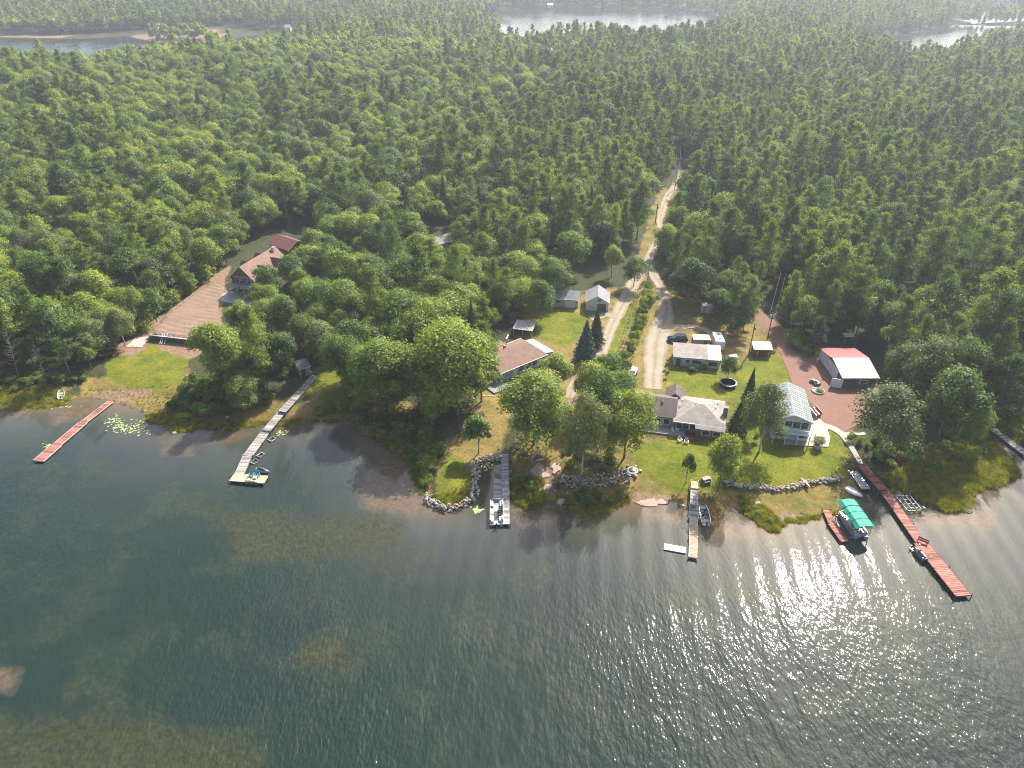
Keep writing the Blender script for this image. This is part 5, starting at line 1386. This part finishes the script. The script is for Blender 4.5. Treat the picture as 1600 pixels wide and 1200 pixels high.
for x_ in (-.75, .75):
    for y_ in (-.5, .5): MB().box((x_, y_, .37), (.08, .08, .74)).build('leg', M['greymetal'], t)
t = thing('potted_shrub', 'round grey-leaved shrub in a tub on the patio', 'plant', G(1277, 700))
MB().lathe([(.7, 0), (.85, .5), (.7, .5), (.1, .45)], 14).build('tub', M['concrete'], t); b_ = link('crown', PROTO['grey'][0][0], t, (0, 0, .1)); b_.scale = (3.0, 3.0, 2.2)
t = thing('red_kayak', 'orange-red kayak lying against the lawn retaining wall', 'kayak', G(1257, 757) + Vector((0, 0, .3)), face((1251, 751), (1262, 762)))
MB().loft([[(x, k * math.cos(a), .2 + k * .6 * math.sin(a)) for a in (0, 1.05, 2.1, 3.14, 4.19, 5.24)] for x, k in ((-1.5, .03), (-.9, .26), (0, .36), (.9, .26), (1.5, .03))]).build('hull', M['orange'], t); MB().lathe([(.3, .38), (.32, .42), (.26, .42)], 12).build('cockpit', M['black'], t)
for x_, y_, l_ in ((1138, 757, 'weathered wooden table beside the young maple by the dock'), (1103, 752, 'low grey picnic table in shade behind the stepped dock')):
    t = thing('picnic_table', l_, 'table', G(x_, y_), .3)
    MB().box((0, 0, .74), (1.6, .75, .06)).build('tabletop', M['greywood'], t)
    for sg in (-1, 1):
        MB().box((0, sg * .65, .44), (1.6, .26, .05)).build('bench', M['greywood'], t); MB().box((sg * .6, 0, .37), (.08, 1.3, .7)).build('leg', M['greywood'], t)
t = thing('swing_frame', 'thin timber swing frame on the bank right of the middle dock', 'swing', G(842, 722), .2)
for sg in (-1, 1):
    MB().tube([(sg * 1.3, -.6, 0), (sg * 1.3, 0, 2.0)], .05, 5).build('leg', M['greywood'], t); MB().tube([(sg * 1.3, .6, 0), (sg * 1.3, 0, 2.0)], .05, 5).build('leg', M['greywood'], t)
MB().tube([(-1.5, 0, 2.0), (1.5, 0, 2.0)], .06, 5).build('top_bar', M['greywood'], t); MB().box((0, 0, .5), (1.2, .4, .06)).build('seat', M['greywood'], t)
# white lawn edging stones letters row at maple
for k in range(4):
    o = link('edging_stone', stone_me[k], None, G(756 + k * 4.3, 619) + Vector((0, 0, .08))); o.scale = (.45, .35, .4); o.data = stone_me[k].copy(); o.data.materials[0] = M['white']
    tag(o, 'white edging stone in the row on the dry grass under the big maple', 'stone', 'row of white stones on dry grass')
# ------------------------------------------------------------------ vehicles
def wheels(t, xs_, ys_, r=.36, w=.24):
    tm = MB().tube([(0, -w / 2, 0), (0, w / 2, 0)], r, 14).mesh('wheel', M['tyre']); rm = MB().tube([(0, -w / 2 - .01, 0), (0, w / 2 + .01, 0)], r * .6, 10).mesh('rim', M['alu'])
    for x_ in xs_:
        for y_ in ys_:
            a_ = link('wheel', tm, t, (x_, y_, r)); link('rim', rm, a_)
t = thing('parked_car', 'dark navy SUV parked behind the long grey outbuilding', 'car', G(1058, 533), math.pi)
def ring(x, hw, z0_, z1_, tw=None):
    tw = tw or hw * .94
    return [(x, -hw, z0_), (x, -hw, (z0_ + z1_) / 2), (x, -tw, z1_), (x, tw, z1_), (x, hw, (z0_ + z1_) / 2), (x, hw, z0_)]
MB().loft([ring(-2.35, .82, .45, .95), ring(-2.2, .93, .32, 1.05), ring(-.5, .95, .3, 1.1), ring(.9, .95, .3, 1.08), ring(1.9, .92, .32, .98), ring(2.35, .78, .42, .82)]).build('body', M['navy'], t, True)
cb_ = MB().loft([ring(-2.2, .86, 1.0, 1.06, .82), ring(-1.9, .86, 1.0, 1.66, .7), ring(-.2, .88, 1.0, 1.74, .72), ring(.5, .87, 1.0, 1.66, .7), ring(1.15, .85, 1.0, 1.06, .8)]).build('windows', M['glass'], t)
MB().box((-.75, 0, 1.74), (2.4, 1.38, .06)).build('roof_panel', M['navy'], t)
wheels(t, (-1.45, 1.5), (-.86, .86))
for sg in (-1, 1):
    MB().box((2.28, sg * .6, .72), (.12, .3, .14)).build('headlight', M['white'], t); MB().box((-2.33, sg * .68, .85), (.08, .2, .3)).build('taillight', M['red'], t); MB().box((.75, sg * 1.0, 1.1), (.14, .16, .12)).build('mirror', M['navy'], t)
t = thing('cargo_trailer', 'brown-sided box trailer with white roof beside the dark SUV', 'trailer', G(1093.5, 541), R(-3))
MB().box((0, 0, 1.35), (3.9, 2.2, 2.0)).build('box', M['brownmetal'], t)
MB().slab([(-2.0, -1.15, 2.45), (2.0, -1.15, 2.45), (2.0, 1.15, 2.55), (-2.0, 1.15, 2.55)], .12).build('roof', M['white'], t)
wheels(t, (-.4, .5), (-1.0, 1.0), .34); MB().box((-2.5, 0, .5), (1.1, .1, .1)).build('drawbar', M['dark'], t); MB().box((.9, -1.12, 1.3), (.9, .04, 1.6)).build('door', M['dark'], t)
t = thing('travel_trailer', 'white travel trailer with roof vents behind the outbuilding end bay', 'caravan', G(1120.5, 541), R(-3))
MB().loft([[(-1.1, y, .5), (1.1, y, .5), (1.1, y, z), (.95, y, z + .12), (-.95, y, z + .12), (-1.1, y, z)] for y, z in ((-2.6, 2.1), (-2.3, 2.5), (2.3, 2.5), (2.6, 2.2))]).build('body', M['white'], t)
for y_, z_ in ((-.9, .1), (1.1, .1)):
    MB().box((.1, y_, 2.68), (.45, .45, .14)).build('roof_vent', M['black'], t)
MB().box((0, -2.55, 1.7), (1.5, .08, .7)).build('window', M['glass'], t); wheels(t, (-1.0, 1.0), (-.3, .5), .33, .2)
MB().box((-1.13, .8, 1.5), (.05, .7, 1.8)).build('door', M['cream'], t)
def utility(label, px, rz):
    t = thing('utility_trailer', label, 'trailer', G(*px), rz)
    MB().box((0, 0, .6), (2.6, 1.5, .12)).build('bed', M['cream'], t)
    for sg in (-1, 1): MB().box((0, sg * .75, .85), (2.6, .05, .4)).build('side', M['white'], t)
    MB().box((.2, 0, .95), (1.8, 1.1, .5)).build('load', M['cream'], t); wheels(t, (0,), (-.85, .85), .3, .18)
    MB().box((-1.8, 0, .5), (1.1, .08, .08)).build('drawbar', M['dark'], t)
utility('small white utility trailer by the hedge, up the gravel drive', (987, 546), R(80))
utility('small cream utility trailer by the hedge, nearer the white shed', (989, 584), R(70))
utility('white covered trailer behind the grey outbuilding by the apple tree', (1143, 563), R(5))
t = thing('white_pickup_cap', 'white and pink flatbed load parked by the pines east of the driveway', 'trailer', G(1277, 531), R(0)); MB().box((0, 0, .9), (3.2, 1.7, 1.1)).build('box', M['palesiding'], t); MB().box((1.0, -.87, .9), (.7, .05, .7)).build('panel', M['redmetal'], t); wheels(t, (-.6, .6), (-.8, .8), .32)
t = thing('tan_canopy', 'small pale board canopy above the red-roofed garage', 'shelter', G(1323, 535)); MB().slab([(-1.2, -.8, 2.0), (1.2, -.8, 2.0), (1.2, .8, 2.2), (-1.2, .8, 2.2)], .08).build('roof', M['cream'], t)
for x_ in (-1.1, 1.1):
    for y_ in (-.7, .7): MB().box((x_, y_, 1.0), (.08, .08, 2.1)).build('post', M['tanwood'], t)
def digger(label, px, rz, s=1):
    t = thing('mini_excavator', label, 'excavator', G(*px), rz); t.scale = (s, s, s)
    for sg in (-1, 1): MB().extr([(-1.1, sg * .75 - .18, .1), (-.9, sg * .75 - .18, 0), (.9, sg * .75 - .18, 0), (1.1, sg * .75 - .18, .1), (1.1, sg * .75 - .18, .4), (.9, sg * .75 - .18, .5), (-.9, sg * .75 - .18, .5), (-1.1, sg * .75 - .18, .4)], (0, .36, 0)).build('track', M['tyre'], t)
    MB().loft([[(-1.2, -.75, .6), (.8, -.75, .6), (.8, .75, .6), (-1.2, .75, .6)], [(-1.1, -.7, 1.3), (.6, -.7, 1.15), (.6, .7, 1.15), (-1.1, .7, 1.3)]]).build('body', M['red'], t)
    c_ = MB().box((.1, .3, 1.75), (.9, .75, 1.1)).build('cab', M['dark'], t); MB().box((.1, .3, 2.34), (1.0, .85, .08)).build('cab_roof', M['red'], c_)
    b_ = MB().tube([(.8, -.2, 1.0), (1.7, -.2, 2.3), (2.6, -.2, 2.0)], [.16, .14, .12], 6).build('boom', M['red'], t)
    MB().tube([(2.6, -.2, 2.0), (2.9, -.2, .8)], [.11, .09], 6).build('arm', M['red'], b_)
    MB().loft([[(2.6, -.5, .75), (3.1, -.5, .8), (3.1, .1, .8), (2.6, .1, .75)], [(2.55, -.45, .25), (2.75, -.45, .2), (2.75, .05, .2), (2.55, .05, .25)]]).build('bucket', M['dark'], b_)
    MB().box((1.6, 0, .3), (.1, 1.7, .5)).build('blade', M['red'], t)
digger('red mini excavator at the wood edge beside the cleared lawn', (166, 557), R(15), 1.0)
digger('red machine half hidden under the trees beside the dirt plot', (289, 462), R(70), .9)
# ------------------------------------------------------------------ retaining wall of the cleared lot, pale gravel pad and planks
a_, b_ = W(234, 527, 2.0), W(331, 538, 2.0)
t = thing('retaining_wall', 'low dark timber retaining wall with pale cap below the dirt plot', 'wall', ((a_.x + b_.x) / 2, (a_.y + b_.y) / 2, 1.2), math.atan2(b_.y - a_.y, b_.x - a_.x))
Lw = T_(b_ - a_).length; nb_ = 7
for i in range(nb_):
    for k in range(3): MB().box((-Lw / 2 + (i + .5) * Lw / nb_, 0, .2 + k * .46), (Lw / nb_ - .04, .3, .44)).build('timber', M['dark'], t)
    MB().box((-Lw / 2 + (i + .5) * Lw / nb_, 0, 1.46), (Lw / nb_ - .03, .42, .1)).build('cap_board', M['greywood'], t)
for i, x_ in enumerate((252, 255, 259)):
    o = MB().tube([(0, -1.6, .1), (0, 1.2, 1.5)], .08, 6).build('leaning_pole', M['white'], None, loc=G(x_, 536) + Vector((0, .8, .1))); tag(o, 'white pole leaning on the retaining wall, ' + ['westmost of three', 'middle of three', 'eastmost of three'][i], 'pole', 'white poles on the retaining wall')
sheet('gravel_pad', [(198, 542), (212, 527), (236, 527), (222, 543)], M['paleconc'], 'pale gravel pad beside the retaining wall', .1, .15)
for k, (x0, y0, x1, y1, l_) in enumerate(((836, 478, 846, 484, 'pale board lying in the grass edge by the woods'), (840, 470, 850, 477, 'yellowish board lying at the wood edge above the grass'), (794, 524, 791, 531, 'white board standing by the open lean-to'))):
    a_, b_ = G(x0, y0), G(x1, y1); d_ = b_ - a_
    tag(MB().box((0, 0, .15), (d_.length, .3, .12)).build('loose_board', M['palewood'] if k < 2 else M['white'], None, loc=(a_ + b_) / 2, rz=math.atan2(d_.y, d_.x)), l_, 'board')
# ------------------------------------------------------------------ power poles and wires
PT = {}
def pole(key, label, base, top):
    p = G(*base); hgt_ = max(5, height_to(p, top))
    t = thing('utility_pole', label, 'pole', p, 0)
    MB().tube([(0, 0, -.5), (0, 0, hgt_)], [.16, .11], 8).build('shaft', M['bark'], t)
    MB().box((0, 0, hgt_ - .6), (1.8, .12, .14), R(20)).build('crossarm', M['greywood'], t)
    MB().lathe([(.18, 0), (.2, .1), (.2, .7), (.1, .78)], 8, (.3, 0, hgt_ - 1.8)).build('transformer', M['greymetal'], t)
    for x_ in (-.8, 0, .8): MB().lathe([(.05, 0), (.07, .08), (.04, .16)], 6, (x_ * .94, x_ * .34, hgt_ - .53)).build('insulator', M['white'], t)
    PT[key] = p + Vector((0, 0, hgt_ - .4))
pole('a', 'utility pole beside the fork of the gravel road', (1012, 438), 401)
pole('b', 'utility pole by the gravel road where it narrows into the woods', (1024, 349), 318)
pole('c', 'utility pole by the road bend deep in the forest', (1054, 297), 262)
pole('d', 'farthest utility pole at the end of the visible road', (1059, 250), 223)
pole('e', 'utility pole in the trees beside the small white shed', (958, 604), 556)
pole('f', 'leaning-looking utility pole beside the dark red shed', (1170, 553), 505)
pole('g', 'utility pole with transformer at the head of the red driveway', (1199, 530), 488)
def wire(a, b, label, off=0, sag=.8):
    A, B = (PT[a] if isinstance(a, str) else a), (PT[b] if isinstance(b, str) else b)
    pts_ = []
    for i in range(13):
        t = i / 12; p = A.lerp(B, t); p.z -= sag * 4 * t * (1 - t)
        pts_.append(p + Vector((off, off * .3, 0)))
    tag(MB().tube(pts_, .02, 4).build('power_line', M['coolroof']), label, 'cable')
for a, b, l_ in (('a', 'b', 'the narrowing road'), ('b', 'c', 'the forest bend'), ('c', 'd', 'the far road end'), ('a', 'e', 'the hedge by the small white shed')):
    wire(a, b, 'overhead cable above the gravel road towards ' + l_ + ', west strand', -.8); wire(a, b, 'overhead cable above the gravel road towards ' + l_ + ', east strand', .8)
wire('g', G(1290, 545) + Vector((0, 0, 4)), 'overhead cable from the driveway pole to the red-roofed garage')
wire('f', 'g', 'short overhead cable between the two poles by the dark red shed')
wire('e', MAIN.root.location + Vector((-2, 2, 4.6)), 'overhead cable from the hedge pole to the long cottage')
wire('g', G(1222, 440) + Vector((0, 0, 10)), 'overhead cable running up into the pines, west strand', -.8); wire('g', G(1222, 440) + Vector((0, 0, 10)), 'overhead cable running up into the pines, east strand', .8)

# ------------------------------------------------------------------ single trees of the gardens
HT = [
 ('maple', (715, 648), 497, 128, 'huge bright maple left of the terracotta cottage'),
 ('maple', (607, 636), 528, 100, 'large bright broadleaf above the shallows west of the huge maple'),
 ('broad', (655, 640), 548, 80, 'dark broadleaf tucked against the huge maple, west side'),
 ('maple', (834, 694), 580, 108, 'wide bright maple in front of the terracotta cottage'),
 ('broad', (870, 607), 553, 54, 'small dark tree at the corner of the terracotta cottage'),
 ('round', (748, 708), 652, 46, 'small round-crowned tree on the grassy point'),
 ('bluespruce', (914, 562), 499, 44, 'blue spruce beside the gravel road, the nearer of two'),
 ('spruce', (930, 541), 481, 34, 'dark spruce beside the gravel road, behind the blue spruce'),
 ('grey', (908, 742), 612, 78, 'hazy grey-green pine-like tree on the bank above the stone heap'),
 ('broad', (938, 700), 580, 78, 'dark dense tree between the hazy bank tree and cottage maple'),
 ('maple', (975, 716), 608, 86, 'bright maple at the front corner of the brown shingled wing'),
 ('broad', (922, 650), 568, 66, 'broadleaf behind the dark dense tree near the road end'),
 ('maple', (965, 650), 578, 60, 'bright broadleaf beside the small white shed'),
 ('broad', (948, 622), 548, 50, 'middling green tree at the lower end of the hedge'),
 ('round', (1071, 755), 709, 25, 'small lollipop tree on a thin bent trunk by the stepped dock'),
 ('broad', (1123, 762), 676, 62, 'rounded maple on the lawn beside the stepped dock'),
 ('spruce', (1167, 632), 573, 26, 'pointed dark spruce on the bright lawn behind the long cottage'),
 ('spruce', (1150, 676), 622, 38, 'broad dark spruce beside the grey hip roof'),
 ('broad', (1166, 680), 632, 40, 'dark bushy tree between the dark spruce and airy tree'),
 ('grey', (1186, 706), 598, 72, 'tall airy tree before the solar-roofed house'),
 ('broad', (1137, 593), 556, 30, 'small dark apple tree by the round pool'),
 ('grey', (1376, 716), 607, 110, 'large olive-grey broadleaf at the corner of the red driveway'),
 ('broad', (1462, 690), 575, 96, 'big broadleaf behind the marshy point'),
 ('grey', (1430, 640), 530, 86, 'olive broadleaf beside the cream-roofed garage'),
 ('maple', (1478, 630), 520, 80, 'bright broadleaf above the big shore broadleaf'),
 ('maple', (1508, 700), 628, 44, 'yellow-green young tree at the marsh edge'),
 ('pine', (1548, 660), 560, 74, 'feathery pine above the pale grey boardwalk'),
 ('pine', (1590, 650), 500, 80, 'tall pine at the eastern edge above the boardwalk'),
 ('broad', (1398, 560), 500, 56, 'broadleaf directly behind the cream-roofed garage'),
 ('broad', (1440, 585), 500, 64, 'middling broadleaf between the garage and eastern pines'),
 ('broad', (1252, 524), 462, 50, 'broadleaf at the upper edge of the red driveway, nearest the pole'),
 ('pine', (1286, 524), 440, 44, 'pine behind the pale flatbed load above the driveway'),
 ('broad', (1348, 528), 465, 56, 'rounded broadleaf right behind the bright red roof slope'),
 ('broad', (1384, 536), 470, 58, 'broadleaf behind the eastern end of the red roof'),
 ('pine', (1318, 518), 430, 46, 'dark pine above the small pale board canopy'),
 ('tallbroad', (1228, 504), 440, 40, 'slender broadleaf beside the wires above the driveway'),
 ('grey', (1402, 612), 540, 60, 'olive tree touching the eastern wall of the red and cream garage'),
 ('broad', (1500, 640), 545, 66, 'dense broadleaf above the marshy point, inland'),
 ('pine', (1530, 620), 500, 60, 'pine inland of the pale grey boardwalk'),
 ('pine', (1160, 520), 432, 46, 'dark pine standing over the trailers by the driveway head'),
 ('pine', (1140, 510), 440, 44, 'pine left of the driveway-head pine, above the travel trailer'),
 ('broad', (1118, 500), 452, 46, 'broadleaf behind the narrow privies'),
 ('broad', (1075, 478), 402, 64, 'rounded dark broadleaf where the gravel drive leaves the road'),
 ('broad', (1060, 462), 418, 40, 'smaller broadleaf beside the drive fork'),
 ('broad', (450, 598), 522, 50, 'broadleaf overhanging the head of the zigzag dock, west side'),
 ('grey', (508, 574), 500, 60, 'olive broadleaf behind the small grey boathouse'),
 ('broad', (556, 588), 500, 64, 'broadleaf at the back of the small grassy clearing'),
 ('tallbroad', (474, 556), 490, 46, 'slender broadleaf directly behind the small grey boathouse'),
 ('pine', (414, 612), 480, 70, 'tall layered pine near the head of the zigzag dock'),
 ('broad', (382, 520), 475, 40, 'small tree against the terrace of the two-storey house'),
 ('broad', (424, 470), 412, 44, 'rounded tree hiding the side of the two-storey house'),
 ('broad', (350, 602), 505, 80, 'broadleaf at the corner of the retaining wall'),
 ('maple', (860, 466), 402, 60, 'rounded tree beside the grey-roofed shed'),
 ('broad', (845, 500), 438, 50, 'dark tree behind the open lean-to'),
 ('maple', (540, 610), 520, 60, 'bright broadleaf behind the small grassy clearing'),
 ('broad', (990, 448), 402, 44, 'broadleaf behind the white garage by the road'),
]
for kd, bs, top, wpx, lb in HT:
    p = G(*bs); hgt_ = height_to(p, top); w_ = wpx * depth_of(p) / FPX
    fk = {'maple': 1.22, 'broad': 1.2, 'grey': 1.2, 'round': 1.1, 'pine': 1.05}.get(kd, 1)
    tree(kd, p, hgt_, w_ * fk, lb)
# hedge between the road and the drive, shore shrubs
HB = []
for i, (x_, y_) in enumerate(((1014, 455), (1008, 466), (1004, 480), (1003, 492), (1000, 506), (994, 520), (990, 534), (983, 548), (977, 562), (974, 578), (966, 590), (1012, 474), (998, 514))):
    HB.append((x_, y_, 3.2, 3.6, 'bush', 'green bush in the hedge between road and gravel drive', 'hedge bushes beside the gravel drive'))
for q, n_, hh_, kd, lb in (([(300, 600), (410, 600), (420, 636), (320, 650), (265, 655), (270, 630)], 34, (1.8, 3.2), 'bush', 'dark alder shrub on the shore between the red and zigzag docks'),
      ([(165, 560), (232, 512), (270, 482), (312, 450), (345, 424), (335, 410), (300, 436), (255, 468), (215, 503), (155, 550)], 46, (1.8, 4.2), 'bush', 'bush at the wood edge along the dirt lot'),
      ([(432, 560), (470, 575), (440, 610), (425, 600)], 8, (1.4, 2.6), 'bush', 'bush between the tall pine and the boathouse'),
      ([(490, 630), (560, 628), (560, 652), (500, 650)], 16, (1.2, 2.4), 'brightbush', 'bright low shrub east of the zigzag dock'),
      ([(560, 655), (640, 660), (690, 700), (660, 740), (640, 715), (590, 680)], 46, (1.2, 2.6), 'bush', 'dark shore shrub on the shaded bank west of the grassy point'),
      ([(655, 705), (690, 702), (678, 750), (662, 760)], 12, (1.4, 2.4), 'brightbush', 'bright shrub lining the west side of the grassy point'),
      ([(0, 590), (110, 590), (150, 585), (100, 605), (0, 610)], 24, (1.0, 2.4), 'bush', 'low dark shrub at the shaded shore by the white rowboat'),
      ([(1380, 700), (1520, 670), (1540, 700), (1500, 740), (1400, 745)], 34, (1.0, 2.2), 'brightbush', 'yellow-green shrub on the marshy point'),
      ([(1575, 640), (1640, 650), (1640, 705), (1585, 680)], 12, (1.6, 2.8), 'brightbush', 'yellow bush beyond the pale grey boardwalk'),
      ([(1335, 690), (1385, 690), (1400, 730), (1350, 715)], 14, (1.0, 2.4), 'bush', 'dark shrub under the olive-grey tree beside the long dock'),
      ([(805, 745), (835, 745), (835, 788), (812, 780)], 9, (.8, 1.6), 'bush', 'shrub on the bank right of the middle dock'),
      ([(860, 755), (985, 765), (985, 785), (880, 785)], 22, (.6, 1.4), 'bush', 'low scrub below the stone heap'),
      ([(1150, 775), (1200, 795), (1215, 815), (1160, 790)], 9, (.5, 1.1), 'brightbush', 'low marsh shrub beside the aluminium boat'),
      ([(1085, 555), (1115, 583), (1075, 583), (1068, 578)], 4, (.8, 1.3), 'bush', 'small garden bush before the grey outbuilding'),
      ([(880, 705), (960, 700), (960, 740), (880, 740)], 12, (.8, 2.0), 'bush', 'understorey shrub beneath the bank trees'),
      ([(1180, 553), (1208, 553), (1208, 558), (1180, 558)], 6, (.6, .9), 'brightbush', 'clipped bush before the dark red shed'),
      ([(1235, 530), (1282, 550), (1270, 560), (1232, 540)], 8, (2.0, 3.4), 'bush', 'bush lining the upper edge of the red driveway')):
    for p_ in rand_in(q, n_):
        z_ = gz(*p_)
        if z_ < -.15: continue
        a_ = random.uniform(*hh_)
        HB.append(((p_[0], p_[1], z_), None, a_, a_ * random.uniform(1.1, 1.7), kd, lb, lb + 's'))
for x_, y_, a_, w_, kd, lb, gp in HB:
    p = G(x_, y_) if y_ is not None else Vector(x_)
    vs = PROTO[kd]; crown, trunk = random.choice(vs)
    if y_ is None: lb = ('tall ' if a_ > 2.3 else 'knee-high ' if a_ < 1.25 else 'waist-high ' if a_ < 1.8 else 'head-high ') + ('broad ' if w_ / a_ > 1.45 else 'compact ' if w_ / a_ < 1.25 else '') + lb
    e = thing('shrub', lb, 'shrub', p, random.uniform(0, 6.28), gp)
    o = link('crown', crown, e, (0, 0, -.05 * a_)); o.scale = (w_, w_, a_ * 1.15)
for x_, y_, l_, w_ in ((1041, 577, 'thin clipped shrub by the drive, nearer the outbuilding', 1.0), (1042, 590, 'thin clipped shrub by the drive, nearer the cottage', 1.0), (1140, 747, 'small bright sapling beside the rounded maple', 1.6), (1181, 690, 'narrow yellow-green columnar tree beside the airy tree', 1.3), (1328, 690, 'small bush beside the concrete path', 2.0)):
    p = G(x_, y_); e = thing('shrub', l_, 'shrub', p, 1.0); o = link('crown', PROTO['brightbush'][0][0], e); o.scale = (w_, w_, 2.4)
# bare dead trees at the western shore
def dead(label, px, top, seed):
    p = G(*px); hgt_ = height_to(p, top); g = random.Random(seed)
    t = thing('dead_tree', label, 'tree', p, 0); t.rotation_euler = (g.uniform(-.08, .08), g.uniform(-.12, .12), 0)
    MB().tube([(0, 0, -.2), (.1, 0, hgt_ * .5), (0, .2, hgt_)], [.16, .1, .02], 6).build('trunk', M['bark'], t)
    for k in range(46):
        z = hgt_ * g.uniform(.25, .97); a = g.uniform(0, 6.28); l = (1.15 - z / hgt_) * 2.6 * g.uniform(.5, 1)
        MB().tube([(0, 0, z), (l * .6 * math.cos(a), l * .6 * math.sin(a), z + l * .15), (l * math.cos(a + .2), l * math.sin(a + .2), z + l * .5)], [.05, .03, .01], 4).build('branch', M['bark'], t)
dead('bare grey dead tree at the western shore, the taller', (30, 592), 505, 1)
dead('bare grey dead tree at the western shore, near the white rowboat', (72, 596), 530, 2)

# ------------------------------------------------------------------ haze
hz = MB().box((0, 2400, 41.2), (11500, 11500, 91)).build('haze', M['white'])
hm = bpy.data.materials.new('haze'); hm.use_nodes = True
hn = hm.node_tree
hn.nodes.remove(hn.nodes['Principled BSDF'])
pv = nd(hn, 'ShaderNodeVolumePrincipled', inp={'Density': HAZE, 'Color': (.85, .91, 1, 1), 'Anisotropy': .35})
hn.links.new(pv.outputs[0], hn.nodes['Material Output'].inputs['Volume'])
hz.data.materials.clear(); hz.data.materials.append(hm)
tag(hz, 'pale summer haze over the forest', None, None, 'stuff')
